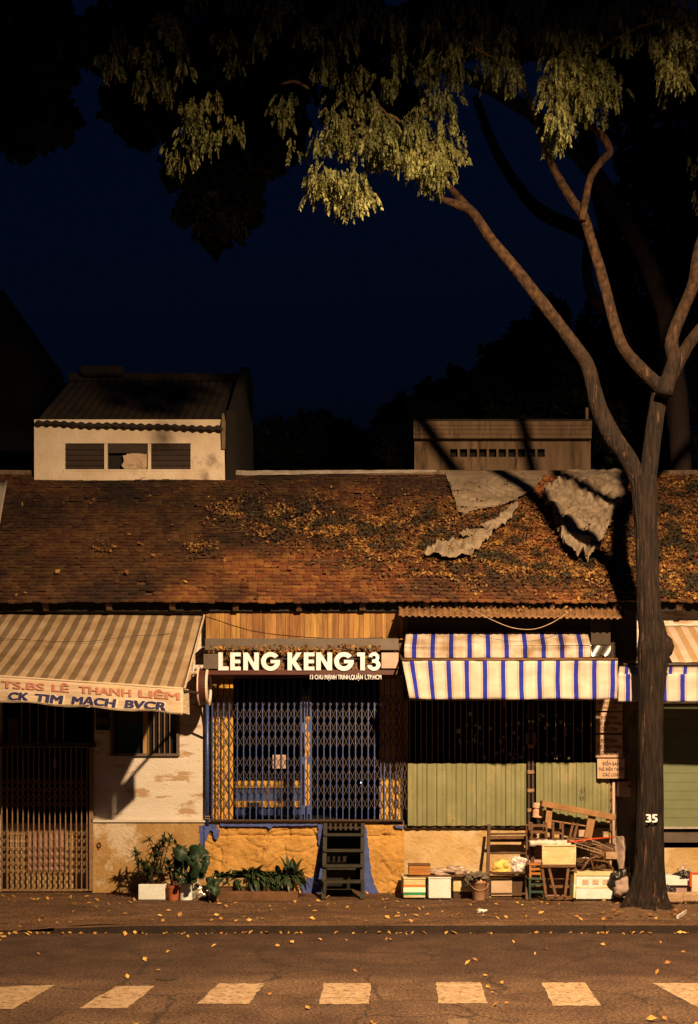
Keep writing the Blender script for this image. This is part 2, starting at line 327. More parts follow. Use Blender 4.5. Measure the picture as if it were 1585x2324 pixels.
M['halo'] = mat('lettering_outline', (.60,.54,.46), (.55,.48,.4), 8, .8)
M['signboard'] = mat('brown_pink_signboard', (.50,.36,.26), (.38,.26,.18), 5, .8, c3=(.28,.18,.12), scale3=4, t3=(.6,.7))
M['roundrim'] = mat('round_sign_rim', (.72,.55,.46), (.6,.44,.36), 6, .4)
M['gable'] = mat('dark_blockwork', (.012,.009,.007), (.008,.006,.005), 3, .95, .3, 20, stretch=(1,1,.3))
M['valance'] = mat('pale_canvas', (.50,.42,.31), (.42,.33,.22), 4, .9, .7, 6, c3=(.33,.23,.14), scale3=3, t3=(.58,.72), stretch=(.5,1,3))
M['plasticgrey'] = mat('mauve_plastic', (.40,.28,.25), (.3,.2,.18), 5, .6)
CR = (.47,.44,.39); BL = (.018,.028,.32); PK = (.25,.16,.18)
M['bluestripe'] = stripes('blue_striped_canvas', .2505, [(0,CR),(.30,PK),(.32,CR),(.345,PK),(.365,CR),(.40,BL),(.65,CR),(.685,PK),(.705,CR),(.73,PK),(.75,CR)], .42)
M['bluestripe_shaded'] = stripes('blue_striped_canvas_shaded', .268, [(0,CR),(.30,PK),(.32,CR),(.345,PK),(.365,CR),(.40,BL),(.65,CR),(.685,PK),(.705,CR),(.73,PK),(.75,CR)], .95)  # browner mix holds grime plus the eave shadow on the upper awning
M['tanstripe'] = stripes('tan_striped_canvas', .186, [(0,(.34,.265,.175)),(.5,(.155,.115,.072))], .6)
M['pinkstripe'] = stripes('pink_tan_striped_canvas', .30, [(0,(.44,.36,.30)),(.5,(.33,.23,.13))], .35)
M['coolerstripe'] = mat('x', (.8,.7,.5))
led = bpy.data.materials.new('indicator_glow'); led.use_nodes = True
led.node_tree.nodes['Principled BSDF'].inputs['Emission Color'].default_value = (.5,.85,1,1)
led.node_tree.nodes['Principled BSDF'].inputs['Emission Strength'].default_value = 4

# ------------------------------------------------------------------ text helper
def text2d(body, bold=0.0, shear=0.0, space=1.0):
    c = bpy.data.curves.new('t', 'FONT'); c.body = body; c.size = 1; c.offset = bold; c.shear = shear
    c.space_character = space; c.fill_mode = 'FRONT'; c.resolution_u = 3
    o = bpy.data.objects.new('t', c); COL.objects.link(o)
    me = bpy.data.meshes.new_from_object(o)
    vs = [(v.co.x, v.co.y) for v in me.vertices]; fs = [tuple(p.vertices) for p in me.polygons]
    bpy.data.objects.remove(o); bpy.data.curves.remove(c); bpy.data.meshes.remove(me)
    return vs, fs
def text_on(name, body, mt, parent, fn, box, bold=0.0, shear=0.0, space=1.0, out=.0007):
    """fn(u,v)->world; box=(u0,u1,baseline v,cap-height v); bold spreads shifted copies laid a hair apart"""
    vs, fs = text2d(body, 0, shear, space)
    x0 = min(v[0] for v in vs)-bold; x1 = max(v[0] for v in vs)+bold; cap = .70
    u0, u1, v0, v1 = box; m = MB(); k = 0
    for dx, dy in (((0,0),) if not bold else ((-bold,-bold*.5),(bold,-bold*.5),(-bold,bold*.5),(bold,bold*.5),(0,0))):
        m.add([fn(u0+(x+dx-x0)/(x1-x0)*(u1-u0), v0+(y+dy)/cap*(v1-v0))-Vector((0,out*k,0)) for x, y in vs], fs); k += 1
    return m.build(name, mt, parent)

# ------------------------------------------------------------------ ground
g = MB()
g.add([(-400,-60,0),(400,-60,0),(400,900,0),(-400,900,0)], [(0,1,2,3)])
tag(g.build('road', M['road']), 'dark brown asphalt road in front of the shops', 'road', kind='structure')
KY = 12.7
def sidewalk_z(x, y):
    t = max(0, min(1, (x + 4.1)/1.1)); t = t*t*(3-2*t)
    e = max(0, min(1, (y-KY)/1.6))
    base = .08 + .05*max(0, (y-KY)/(16-KY))
    return base*(t + (1-t)*e) + .006 + .012*nz(x*1.3, y*1.9)*min(1, (y-KY)*3)
g = MB()
g.grid(220, 40, lambda u, v: (lambda x, y: (x, y, sidewalk_z(x, y)))(-10+20*u, KY+.14*(1 if True else 0)+v*(16.3-KY)) , 20, 4)
tag(g.build('sidewalk', M['walk'], smooth=True), 'worn brown pavement in front of the shophouses', 'pavement', kind='structure')
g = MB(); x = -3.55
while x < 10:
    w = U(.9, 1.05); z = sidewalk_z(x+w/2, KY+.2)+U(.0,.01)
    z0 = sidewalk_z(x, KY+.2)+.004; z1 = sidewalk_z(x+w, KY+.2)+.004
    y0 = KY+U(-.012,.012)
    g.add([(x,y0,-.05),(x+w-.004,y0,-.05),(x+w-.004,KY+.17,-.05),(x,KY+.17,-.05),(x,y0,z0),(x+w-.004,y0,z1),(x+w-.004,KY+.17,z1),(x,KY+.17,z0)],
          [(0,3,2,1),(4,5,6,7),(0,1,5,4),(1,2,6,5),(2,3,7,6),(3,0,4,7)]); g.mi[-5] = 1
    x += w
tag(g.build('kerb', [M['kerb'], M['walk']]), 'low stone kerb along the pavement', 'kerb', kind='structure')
# zebra blocks, each with its worn outline
def gp(x, y, z=.004):
    Y = groundY(y, z); return Vector((X(x, Y), Y, z))
quads = [((-18,2240),(125,2235),(30,2290),(-60,2290)), ((263,2238),(352,2238),(290,2288),(180,2288)), ((497,2232),(600,2232),(565,2278),(447,2278)),
         ((735,2231),(842,2231),(838,2278),(725,2279)), ((990,2229),(1090,2229),(1108,2277),(995,2277)),
         ((1230,2230),(1328,2230),(1365,2282),(1255,2282)), ((1480,2231),(1640,2231),(1690,2284),(1580,2284)), ((1018,2312),(1062,2312),(1064,2380),(1014,2380))]
zlabels = ['worn painted crossing block at the left edge of the frame', 'second painted crossing block from the left, dry leaves over its left edge', 'third painted crossing block from the left, slanting and faded',
           'painted crossing block below the wooden steps', 'painted crossing block below the wooden box and foam boxes', 'painted crossing block below the big white foam box',
           'painted crossing block at the right edge, below the tree', 'faint short painted mark at the bottom edge of the road']
for q, lb in zip(quads, zlabels):
    ring = []
    for i in range(4):
        a, b = Vector(q[i]+(0,)), Vector(q[(i+1)%4]+(0,))
        for k in range(9):
            p = a.lerp(b, k/9); ring.append(gp(p.x+U(-2,2)*(k>0), p.y+U(-.9,.9)*(k>0)))
    m = MB(); m.add(ring, [tuple(range(len(ring)))])
    tag(m.build('crossing_block', M['paint'] if 'faint' not in lb else M['paint_faint']), lb, 'road marking', 'painted blocks of the crossing', 'structure')
m = MB(); yy = groundY(2221)
m.lathe((X(380,yy), yy, .003), [(.10,0),(.10,.003)], 28)
tag(m.build('manhole_cover', M['barblack']), 'small round dark iron cover set in the road', 'manhole cover')

# ------------------------------------------------------------------ the shophouse row
row = thing('terraced_shophouse', 'long low row of shops under one worn clay tile roof', 'building', (0,16,.1))
def wall(name, xa, xb, ya, yb, mt, Y=16.0, th=.2, par=row, bev=0):
    m = MB(); m.pbox(xa, xb, ya, yb, Y, th); return m.build(name, mt, par, bevel=bev)
wall('wall', -640, -4, 1340, 2040, M['cream'])
wall('lintel', -4, 214, 1340, 1592, M['cream'])
wall('lintel', 468, 918, 1340, 1531, M['darkpanel'])
wall('lintel', 918, 1356, 1340, 1588, M['darkpanel'])
wall('pillar', 1356, 1446, 1340, 2040, M['concrete'])
wall('wall', 1800, 2300, 1340, 2040, M['tan_wall'])
wall('lintel', 1446, 1800, 1340, 1592, M['cream'])
# cream wall panel with the window hole (255..403, 1590..1712)
m = MB()
for a, b, c, d in ((214,255,1340,1863),(403,468,1340,1863),(255,403,1340,1590),(255,403,1712,1863)):
    m.pbox(a, b, c, d, 16.0, .2)
m.build('wall', M['cream'], row)
m = MB(); m.pbox(209, 466, 1866, 2050, 15.93, .27); m.build('plinth', M['plinth'], row, bevel=.01)
m = MB(); m.pbox(207, 470, 1861, 1866, 15.90, .3); m.build('ledge', M['cream'], row)
# stone-faced base of the middle shop, displaced
def rough_wall(name, xa, xb, ya, yb, mt, Y, amp, sc, par=row, seams=True):
    m = MB(); x0, x1, z0, z1 = X(xa,Y), X(xb,Y), Z(yb,Y), Z(ya,Y)
    nu = int((x1-x0)/.018)+1; nv = int((z1-z0)/.018)+1
    def fn(u, v):
        x = x0+u*(x1-x0); z = z0+v*(z1-z0); d = 0
        if seams:
            c = noise.voronoi(Vector((x*2.6+.35*nz(x*3,z*3), z*3.6+.35*nz(z*4,x*2,3), 1.3)))[0]
            e = c[1]-c[0]; d -= .034*max(0, 1-e/.065) * (1 if nz(x*2,z*2,9) > -.16 else .08); d += .010*nz(x*1.5, z*2, 5)
            if abs(z-(z1-.16)-.02*nz(x*4)) < .016 and nz(x*1.7,4) > -.25: d -= .035
        d += amp*noise.fractal(Vector((x*sc, z*sc, 2)), 1.0, 2.0, 4)
        return (x, Y-d, z)
    m.grid(nu, nv, fn)
    m.box(x0, x1, Y+.06, 16.2, z0, z1)
    return m.build(name, mt, par, smooth=True)
rough_wall('stone_base', 466, 737, 1872, 2050, M['stone'], 15.95, .009, 7)
rough_wall('stone_base', 827, 918, 1872, 2050, M['stone'], 15.95, .009, 7)
rough_wall('base_wall', 918, 1400, 1878, 2050, M['tan_wall'], 15.96, .008, 4, seams=False)
rough_wall('base_wall', 1446, 1800, 1925, 2050, M['tan_wall'], 15.96, .008, 4, seams=False)
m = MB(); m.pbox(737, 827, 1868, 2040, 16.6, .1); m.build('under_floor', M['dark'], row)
# blue paint remnants, thin irregular coats
def blob(name, pts, mt, Y, par, j=2.0, th=.004):
    ring = []
    for i in range(len(pts)):
        a = Vector(pts[i]+(0,)); b = Vector(pts[(i+1)%len(pts)]+(0,)); n = max(2, int((b-a).length/5))
        for k in range(n):
            p = a.lerp(b, k/n); ring.append((p.x+U(-j,j), p.y+U(-j,j)))
    m = MB(); m.prism(ring, lambda x, y, d: Vector((X(x,Y), Y-.0+d, Z(y,Y))), th)
    return m.build(name, mt, par)
blob('blue_paint', [(722,1872),(738,1870),(738,2030),(688,2030),(684,2012),(690,1998),(712,1990),(722,1975),(724,1930)], M['blue_paint'], 15.90, row, 1.6, .05)
blob('blue_paint', [(826,1872),(832,1880),(838,1930),(842,1975),(848,2000),(862,2030),(826,2030)], M['blue_paint'], 15.90, row, 1.6, .05)
blob('blue_paint', [(464,1872),(490,1872),(498,1886),(494,1905),(487,1903),(484,1888),(478,1884),(470,1900),(464,1920)], M['blue_paint'], 15.90, row, 1.4, .05)
blob('blue_paint', [(500,1870),(722,1870),(722,1874),(620,1875),(612,1882),(606,1876),(500,1875)], M['blue_paint'], 15.90, row, .7, .05)
blob('blue_paint', [(893,1873),(917,1875),(914,1882),(898,1878)], M['blue_paint'], 15.90, row, .8, .05)
blob('worn_patch', [(452,1874),(466,1872),(466,1940),(459,1955),(454,1930)], M['blue_paint'], 15.925, row, 1.6, .03)
# rooms behind the openings
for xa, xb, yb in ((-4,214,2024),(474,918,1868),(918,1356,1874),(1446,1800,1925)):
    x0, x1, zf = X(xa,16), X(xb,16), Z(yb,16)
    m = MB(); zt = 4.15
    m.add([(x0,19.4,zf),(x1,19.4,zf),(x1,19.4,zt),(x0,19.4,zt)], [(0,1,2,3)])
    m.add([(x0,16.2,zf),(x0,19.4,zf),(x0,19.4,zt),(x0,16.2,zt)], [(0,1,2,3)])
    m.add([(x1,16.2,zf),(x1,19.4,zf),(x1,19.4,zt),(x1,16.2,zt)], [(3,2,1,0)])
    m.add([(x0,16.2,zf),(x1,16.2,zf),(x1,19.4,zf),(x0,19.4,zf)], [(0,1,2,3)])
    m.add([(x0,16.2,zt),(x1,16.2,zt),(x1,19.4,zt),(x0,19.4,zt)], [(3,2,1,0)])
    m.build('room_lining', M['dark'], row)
m = MB(); m.box(-9.5, 9.5, 22.6, 22.8, 0, 4.4); m.build('back_wall', M['concrete'], row)
for sx in (-9.6, 9.5):
    m = MB(); m.prism([(16,0),(22.8,0),(22.8,4.5),(19.25,7.2),(16,4.5)], lambda a, b, d, sx=sx: Vector((sx+d, a, b)), .12); m.build('end_wall', M['concrete'], row)
# ochre jambs behind the lattice of the middle shop
wall('jamb', 481, 529, 1532, 1868, M['ochrepaint'], 16.26, .1)
wall('jamb', 862, 926, 1532, 1868, M['ochrepaint'], 16.26, .1)
wall('sill', 474, 860, 1861, 1872, M['ochrepaint'], 15.97, .25, bev=.005)
wall('sill', 860, 918, 1864, 1872, M['brownwood'], 15.97, .25, bev=.005)
wall('sill', 918, 1400, 1872, 1879, M['barblack'], 15.9, .3)
wall('sill', 1446, 1800, 1877, 1881, M['flash'], 15.85, .34)
wall('sill', 1446, 1800, 1886, 1912, M['grey'], 15.93, .26)
wall('ledge', 1446, 1800, 1985, 2002, M['grey'], 15.7, .3)
# ---- roof
YE, ZE = 15.55, Z(1370, 15.55); YR, ZR = 19.2, Z(1078, 19.2)
sl = Vector((0, YR-YE, ZR-ZE)); SL = sl.length; sl.normalize(); rn = Vector((0, -sl.z, sl.y))
def roofp(x, s, h=0.0):                # s = metres up the slope
    sag = -.035*math.sin(max(0,min(1,s/SL))*math.pi) + .02*nz(x*.5, s*.6)
    return Vector((x, YE, ZE)) + sl*s + rn*(h+sag)
def roof_at(xp, yp, h=0.0):            # slope point seen at picture position
    k = (HZ-yp)/F; s = (H + k*YE - ZE)/(sl.z - k*sl.y) ; Yd = YE + sl.y*s
    return roofp(X(xp, Yd), s, h), s
NR = 42; ex = SL/NR
for nm, xlo, xhi, mt in (('tiles', -9.4, 9.4, M['tile']),):
    m = MB()
    for r in range(NR):
        x = xlo + (.065 if r % 2 else 0); s0 = r*ex
        while x < xhi:
            w = U(.115, .14); L = ex*1.3; lift = .024+U(-.008,.010); ds = U(-.014,.014); tw = U(-.014,.014)
            if R() < .010: x += w; continue
            def tp(u, v, h): return roofp(x+u*w*.97, s0+ds+v*L+u*tw, h*(1-v*.9)+.004)
            q_ = .22*max(.25,min(1,(x+2.5)/4)); o = [(0,1),(0,q_),(.16,q_*.35),(.5,0),(.84,q_*.35),(1,q_),(1,1)]
            top = [tp(u,v,lift+.012) for u,v in o]; bot = [tp(u,v,lift-.010) for u,v in o]
            fs = [(6,5,4,3,2,1,0)] + [(i, i+1, i+8, i+7) for i in range(6)]
            m.add(top+bot, fs); x += w
    m.build(nm, mt, row)
m = MB(); m.add([(-9.5,YE+.16,ZE+.08),(9.5,YE+.16,ZE+.08),(9.5,YR,ZR-.09),(-9.5,YR,ZR-.09),(9.5,22.9,4.45),(-9.5,22.9,4.45)], [(0,1,2,3),(3,2,4,5)])
m.build('roof_deck', M['darkwood'], row, solid=.04)
m = MB(); m.box(-9.5, 9.5, YE+.20, YE+.23, ZE-.08, ZE+.06); m.build('eave_shade_board', M['dark'], row)  # near-black colour carries the soffit shadow under the tile edge
xr = -9.2
while xr < 9.4:
    m = MB(); a = roofp(xr, .07, -.10); b = roofp(xr, .75, -.10)
    m.bar(a, b, .085, .11); m.build('rafter', M['darkwood'], row); xr += .94
m = MB()
m.grid(60, 3, lambda u, v: roofp(X(520,19.2)+u*(X(990,19.2)-X(520,19.2)), SL-.13*(1-u*.75)+v*(.02+.12*(1-u*.75)), .07+.012*nz(u*14,v)) , 3, .3)
m.build('ridge_cap', M['flash'], row, solid=.03)
m = MB(); m.tube([roofp(x, SL+.01, .03) for x in [-9.4+i*.4 for i in range(48)]], .055, 8); m.build('ridge_tiles', M['concrete'], row)
# planks under the eave, grey band
m = MB(); x = 468
while x < 905:
    w = U(9, 15); d = U(0,.014)
    m.box(X(x,15.82), X(x+w-.7,15.82), 15.82-d, 15.9, Z(1452,15.82), Z(1372,15.82)); x += w
m.build('plank_fascia', M['wood'], row)
m = MB(); m.pbox(466, 905, 1449, 1475, 15.62, .2); m.build('grey_band', M['grey'], row)
m = MB(); m.pbox(905, 926, 1390, 1480, 15.9, .1); m.build('side_board', M['darkwood'], row)
# window of the clinic
m = MB()
for a,b,c,d in ((251,407,1586,1592),(251,407,1710,1716),(251,257,1592,1710),(401,407,1592,1710)): m.pbox(a,b,c,d,15.95,.14)
wf = m.build('window', M['grey'], row)
m = MB(); m.pbox(325, 333, 1592, 1710, 15.98, .1); m.build('mullion', M['ochredark'], wf)
m = MB(); m.pbox(257, 401, 1592, 1710, 16.1, .01); m.build('pane', M['glass'], wf)
m = MB()
for k in range(5): m.pbox(337+k*12, 338.5+k*12, 1592, 1710, 16.03, .015)
m.build('bars', M['barbrown'], wf)
# board and panels behind the left gate
wall('tan_panel', -4, 214, 1868, 2019, M['tan_wall'], 16.4, .05)
wall('pale_panel', 60, 150, 1872, 1975, M['pink'], 16.36, .03)
wall('pale_panel', 18, 42, 1630, 1690, M['grey'], 16.36, .03)

# things fixed to the walls
m = MB(); m.pbox(218, 248, 1596, 1657, 15.96, .03)
t = thing('chalkboard', 'small dark price board hung between the gate and the clinic window', 'board', P(233,1657,15.96))
m.build('board', M['dark'], t)
for k, s_ in enumerate(('S 17c', 'M 17c')):
    text_on('chalk_writing', s_, M['chalk'], t, lambda u, v: P(u, v, 15.955), (221, 245, 1616+26*k, 1605+26*k))
t = thing('pipe_post', 'dark blue pipe running up beside the folding shop gate', 'pipe', P(471,1868,15.9))
m = MB(); m.tube([P(471,1873,15.9), P(471,1560,15.9)], .028, 10); m.build('pipe', M['barblue'], t, smooth=True)
m = MB()
for yy in (1853, 1858): m.tube([P(466,yy,15.87), P(477,yy,15.87)], .008, 6)
m.build('clamp', M['metalwire'], t)
m = MB(); m.tube([P(225+4*math.cos(a), 1918+5*math.sin(a), 15.92) for a in [k*.5 for k in range(13)]], .010, 6)
m.tube([P(228,1921,15.92), P(223,1927,15.92)], .01, 6)
tag(m.build('iron_ring', M['barblack']), 'small black iron ring hook on the ochre wall base by the left gate', 'hook')

# ------------------------------------------------------------------ folding gates
def lattice(m, xs, rows, dy, Y, w=.010):
    for yc in rows:
        for i in range(-1, len(xs)-1):
            for sgn in (1, -1):
                i0, i1 = i, i+2
                xa = xs[max(i0,0)]; xb = xs[min(i1, len(xs)-1)]
                fa = (max(i0,0)-i)/2; fb = (min(i1,len(xs)-1)-i)/2
                if fb <= fa: continue
                ya = yc + sgn*dy*(-1+2*fa); yb = yc + sgn*dy*(-1+2*fb)
                m.bar(P(xa, ya, Y+.012*sgn), P(xb, yb, Y+.012*sgn), w, .005)
def gate(name, label, bars, ya, yb, Y, rows, dy, bm, lm, leafs, bw=.014, cat='gate'):
    t = thing(name, label, cat, P(sum(bars)/len(bars), yb, Y))
    for x in bars:
        m = MB(); m.pbox(x-bw*150/2, x+bw*150/2, ya+U(-1,1), yb-U(0,1), Y-.01, .02)
        m.build('bar', bm, t)
    for xs in leafs:
        m = MB(); lattice(m, xs, rows, dy, Y+.02); m.build('lattice', lm, t)
    m = MB(); m.pbox(min(bars)-4, max(bars)+4, ya-4, ya, Y-.02, .05); m.build('top_rail', bm, t)
    m = MB(); m.pbox(min(bars)-4, max(bars)+4, yb-1, yb+3, Y-.02, .05); m.build('bottom_rail', lm, t)
    return t
B1 = [4+12.1*i for i in range(17)]
lg = gate('folding_gate', 'rusty brown folding lattice gate of the clinic, left edge of the frame', B1, 1697, 2019, 15.95, [1783,1817,1900,1934,1968], 17, M['barbrown'], M['barbrown'], [B1])
m = MB(); m.pbox(-6, 216, 1686, 1695, 15.9, .12); m.build('cross_beam', M['barblack'], lg)
m = MB(); m.pbox(203, 211, 1690, 2022, 15.9, .08); m.build('gate_post', M['barbrown'], lg)
for k in range(6):
    m = MB(); m.pbox(48+k*19, 50.2+k*19, 1592, 1686, 15.97, .02); m.build('upper_bar', M['barbrown'], lg)
m = MB(); m.pbox(122, 127, 1722, 1742, 15.9, .03); m.build('lock', M['metalwire'], lg)
rowsM = [1605, 1667, 1746, 1808]
B2 = [482+13*i for i in range(4)]; B3 = [539+14.35*i for i in range(11)]; B4 = [707+14.35*i for i in range(12)]; B5 = [873+13.2*i for i in range(4)]
mg = gate('folding_gate', 'blue barred folding gate across the shop with the big white letters', B2+B3+B4+B5, 1536, 1861, 15.9, rowsM, 31, M['barblue'], M['barblack'], [B2+B3, B4+B5], .016)
for xx in (688, 701):
    m = MB()
    m.pbox(xx-4.5, xx-2, 1570, 1861, 15.87, .03); m.pbox(xx+2.5, xx+5, 1570, 1861, 15.87, .03)
    for a, b in ((1560,1575),(1640,1662),(1718,1735),(1828,1848)): m.pbox(xx-2, xx+2.5, a, b, 15.872, .025)
    m.build('meeting_stile', M['barblue'], mg)
m = MB(); m.pbox(684, 706, 1580, 1830, 16.24, .05); m.build('stop_post', M['ochrepaint'], mg)
m = MB(); m.lathe(P(696,1700,15.84), [(.03,-.03),(.035,0),(.03,.03)], 12); m.build('padlock', M['metalwire'], mg)
m = MB(); m.pbox(619, 649, 1713, 1744, 15.93, .008)
tag(m.build('paper_notice', M['pinkgrey']), 'small square paper notice behind the blue gate bars', 'notice')
# inside the middle shop
t = thing('display_counter', 'blue counter with yellow edges standing inside the gated shop', 'counter', P(612,1862,17.2))
m = MB(); m.box(X(535,17.2), X(683,17.2), 17.2, 17.7, Z(1850,17.2), Z(1782,17.2)); m.build('counter_body', M['barblue'], t)
m = MB(); m.box(X(533,17.18), X(685,17.18), 17.16, 17.2, Z(1788,17.2), Z(1772,17.2)); m.box(X(533,17.18), X(685,17.18), 17.16, 17.2, Z(1832,17.2), Z(1818,17.2)); m.box(X(606,17.18), X(612,17.18), 17.17, 17.2, Z(1818,17.2), Z(1788,17.2))
m.build('edge_trim', M['ochrepaint'], t)
for xx in (560, 660):
    m = MB(); m.box(X(xx,17.3), X(xx+6,17.3), 17.3, 17.36, Z(1868,16), Z(1850,17.2)); m.build('leg', M['brownwood'], t)
m = MB(); m.box(X(540,17), X(690,17), 17.8, 17.83, Z(1745,17), Z(1742,17)); tag(m.build('wall_shelf', M['brownwood']), 'thin brown shelf edge inside the gated shop above the counter', 'shelf')
m = MB(); m.lathe(P(820,1776,17.0), [(.004,-.012),(.012,-.006),(.014,0),(.012,.006),(.004,.012)], 10); tag(m.build('indicator_light', led), 'tiny glowing pale blue light inside the gated shop', 'light')

# right shop: barred front with green sheets
G1 = [930+12.9*i for i in range(21)]; G2 = [1222+20*i for i in range(8)]
rg = gate('barred_shopfront', 'barred shopfront with green corrugated sheets under the blue striped awning', G1+G2, 1590, 1735, 15.93, [1600], .01, M['barbrown'], M['barblack'], [], .012, 'shopfront')
def corr_panel(xa, xb, ya, yb, Y, name, par, mt, n=11, amp=.012):
    m = MB(); x0, x1, z0, z1 = X(xa,Y), X(xb,Y), Z(yb,Y), Z(ya,Y)
    def fn(u, v):
        x = x0+u*(x1-x0); ph = (u*n) % 1
        d = amp*(1 if ph < .45 else (-1 if .55 < ph < .9 else 0)) + .012*nz(x*1.6, v*2.5, 4) + .006*nz(x*9, v*3, 7)
        return (x, Y-d, z0+v*(z1-z0)+.004*math.sin(u*60))
    m.grid(n*20, 18, fn); return m.build(name, mt, par, smooth=False, solid=.004)
corr_panel(926, 1194, 1733, 1874, 15.86, 'corrugated_sheet', rg, M['green'], 12)
corr_panel(1217, 1384, 1731, 1872, 15.86, 'corrugated_sheet', rg, M['green'], 9)
for xx in (1201, 1210):
    m = MB(); m.pbox(xx-2.5, xx+2.5, 1590, 1880, 15.84, .06)
    m.build('post', M['barblack'], rg)
m = MB()
for a in (1690, 1748, 1790, 1835): m.pbox(1198, 1213, a, a+8, 15.82, .03)
m.build('latch', M['barbrown'], rg)
m = MB(); m.pbox(1208, 1217, 1663, 1690, 15.83, .03); m.pbox(1193, 1201, 1663, 1690, 15.83, .03); m.build('lock_box', M['grey'], rg)
m = MB(); xs = [903, 912, 921]
lattice(m, [899,907,915,923], [1620+62*i for i in range(4)], 31, 15.86); m.build('lattice', M['barblack'], rg)
m = MB(); lattice(m, [1384,1389,1394], [1770+48*i for i in range(3)], 24, 15.9); m.build('lattice', M['barbrown'], rg)
m = MB()
for k in range(26):
    xx = U(930,1190) if k < 17 else U(1220,1382); yy = random.choice((1742,1800,1858))+U(-3,3); p = P(xx, yy, 15.845)
    m.tube([p, p+Vector((0,-.006,0))], .006, 6)
m.build('screws', M['flash'], rg)
text_on('scrawl', '# / f', M['ink'], rg, lambda u, v: P(u, v, 15.835), (1318, 1328, 1800, 1786))
text_on('scrawl', '# + f', M['ink'], rg, lambda u, v: P(u, v, 15.835), (1316, 1330, 1816, 1803))
m = MB()
for k in range(70):   # shop goods glinting behind the bars
    x, y = U(1035, 1360), U(1615, 1735); s_ = U(.01,.03); p = P(x, y, U(16.8, 17.6))
    m.box(p.x-s_, p.x+s_, p.y, p.y+.05, p.z-s_, p.z+s_*1.5)
tag(m.build('shelf_goods', M['foil']), 'tiny glinting packets on dark shelves behind the barred shopfront', 'goods', kind='stuff')
# far right shutter
t = thing('roller_shutter', 'plain green roller shutter right of the tree trunk', 'shutter', P(1560,1877,15.98))
m = MB(); n_ = 14
z0, z1 = Z(1877,15.98), Z(1592,15.98)
for k in range(n_): m.box(X(1446,15.98), X(1800,15.98), 15.98, 16.02, z0+(z1-z0)*k/n_+.004, z0+(z1-z0)*(k+1)/n_)
m.build('slats', M['green_flat'], t)
m = MB(); m.pbox(1446, 1800, 1592, 1600, 15.94, .05); m.build('head_rail', M['grey'], t)
# hanging signs
sy = [(1576,1613),(1617,1663),(1668,1719),(1722,1767)]; lbs = ['topmost of four brown phone card signs, tucked under the awning edge', 'second from top of the four stacked phone card signs', 'third from top of the stacked phone card signs, just above the brightest one', 'lowest and brightest of the stacked phone card signs']
for (a, b), lb in zip(sy, lbs):
    t = thing('hanging_sign', lb, 'sign', P(1386, b, 15.74), 'phone card signs hung in a column')
    xa, xb = (1356, 1418) if a > 1700 else (1353, 1413)
    m = MB(); m.pbox(xa, xb, a, b, 15.74, .02); m.build('board', M['signboard'], t, bevel=.004)
    hh = b-a
    for k, (s_, w) in enumerate((('ĐIỂM BÁN', .62), ('THẺ ĐIỆN THOẠI', .92), ('CÁC LOẠI', .6))):
        c = (xa+xb)/2; hw = (xb-xa)*w/2; yb_ = a+hh*(.34+.27*k)
        text_on('lettering', s_, M['ink'], t, lambda u, v: P(u, v, 15.735), (c-hw, c+hw, yb_, yb_-hh*.16), .01)
t = thing('meter_box', 'small grey electricity meter box beside the trunk', 'meter box', P(1417,1808,15.9))
m = MB(); m.pbox(1403, 1432, 1773, 1808, 15.82, .18); m.build('box', M['plasticgrey'], t, bevel=.008)
m = MB(); m.tube([P(1429,1784,15.82), P(1429,1784,15.79)], .02, 10); m.build('dial', M['barblack'], t)
m = MB(); m.tube([P(1393,1769,15.85), P(1393,1900,15.85), P(1395,1960,15.85)], .022, 8); tag(m.build('drain_pipe', M['pinkgrey'], smooth=True), 'thin pinkish pipe down the wall under the phone card signs', 'pipe')

# ------------------------------------------------------------------ big letter sign
sg = thing('shop_sign', 'shop sign of big white block letters over the blue gate', 'sign', P(680,1525,15.2))
SY = 15.2
m = MB(); m.pbox(466, 903, 1520, 1531, SY+.02, .62); m.build('canopy_slab', M['letter_side'], sg)
m = MB(); m.pbox(496, 866, 1500, 1520, SY+.14, .03); m.build('backing_strip', M['brownwood'], sg)
m = MB(); m.pbox(462, 496, 1484, 1518, SY-.02, .5); m.build('end_box', M['grey'], sg, bevel=.006)
m = MB(); m.pbox(866, 905, 1481, 1517, SY-.02, .5); m.build('end_box', M['pinkgrey'], sg, bevel=.006)
m = MB()
for k in range(8): m.pbox(500+k*50, 502+k*50, 1481, 1522, SY+.06, .02)
m.pbox(496, 866, 1494, 1496, SY+.06, .02); m.build('support_rail', M['barblack'], sg)
def arc(cx, cy, r, a0, a1, n, sx=1.0):
    return [(cx+r*sx*math.cos(rad(a0+(a1-a0)*i/n)), cy+r*math.sin(rad(a0+(a1-a0)*i/n))) for i in range(n+1)]
GL = {
 'L': [(0,0),(1,0),(1,.22),(.42,.22),(.42,1),(0,1)],
 'E': [(0,0),(1,0),(1,.21),(.42,.21),(.42,.4),(.96,.4),(.96,.6),(.42,.6),(.42,.79),(1,.79),(1,1),(0,1)],
 'N': [(0,0),(.29,0),(.29,.6),(.71,0),(1,0),(1,1),(.71,1),(.71,.4),(.29,1),(0,1)],
 'K': [(0,0),(.31,0),(.31,.40),(.63,0),(1,0),(.57,.52),(.97,1),(.62,1),(.31,.62),(.31,1),(0,1)],
 'G': arc(.5,.5,.53,36,358,40,.95)+[(1.0,.585),(.5,.585),(.5,.40),(.735,.40)]+arc(.5,.5,.28,-26,-322,30,.92),
 '1': [(.42,0),(1,0),(1,1),(0,1),(0,.79),(.42,.79)],
 '3': arc(.48,.72,.295,172,-38,18,1.35)+arc(.48,.305,.325,44,-176,20,1.5)+arc(.48,.305,.125,-176,84,14,1.4)+[(.34,.43),(.34,.60)]+arc(.48,.72,.105,-84,172,12,1.35)}
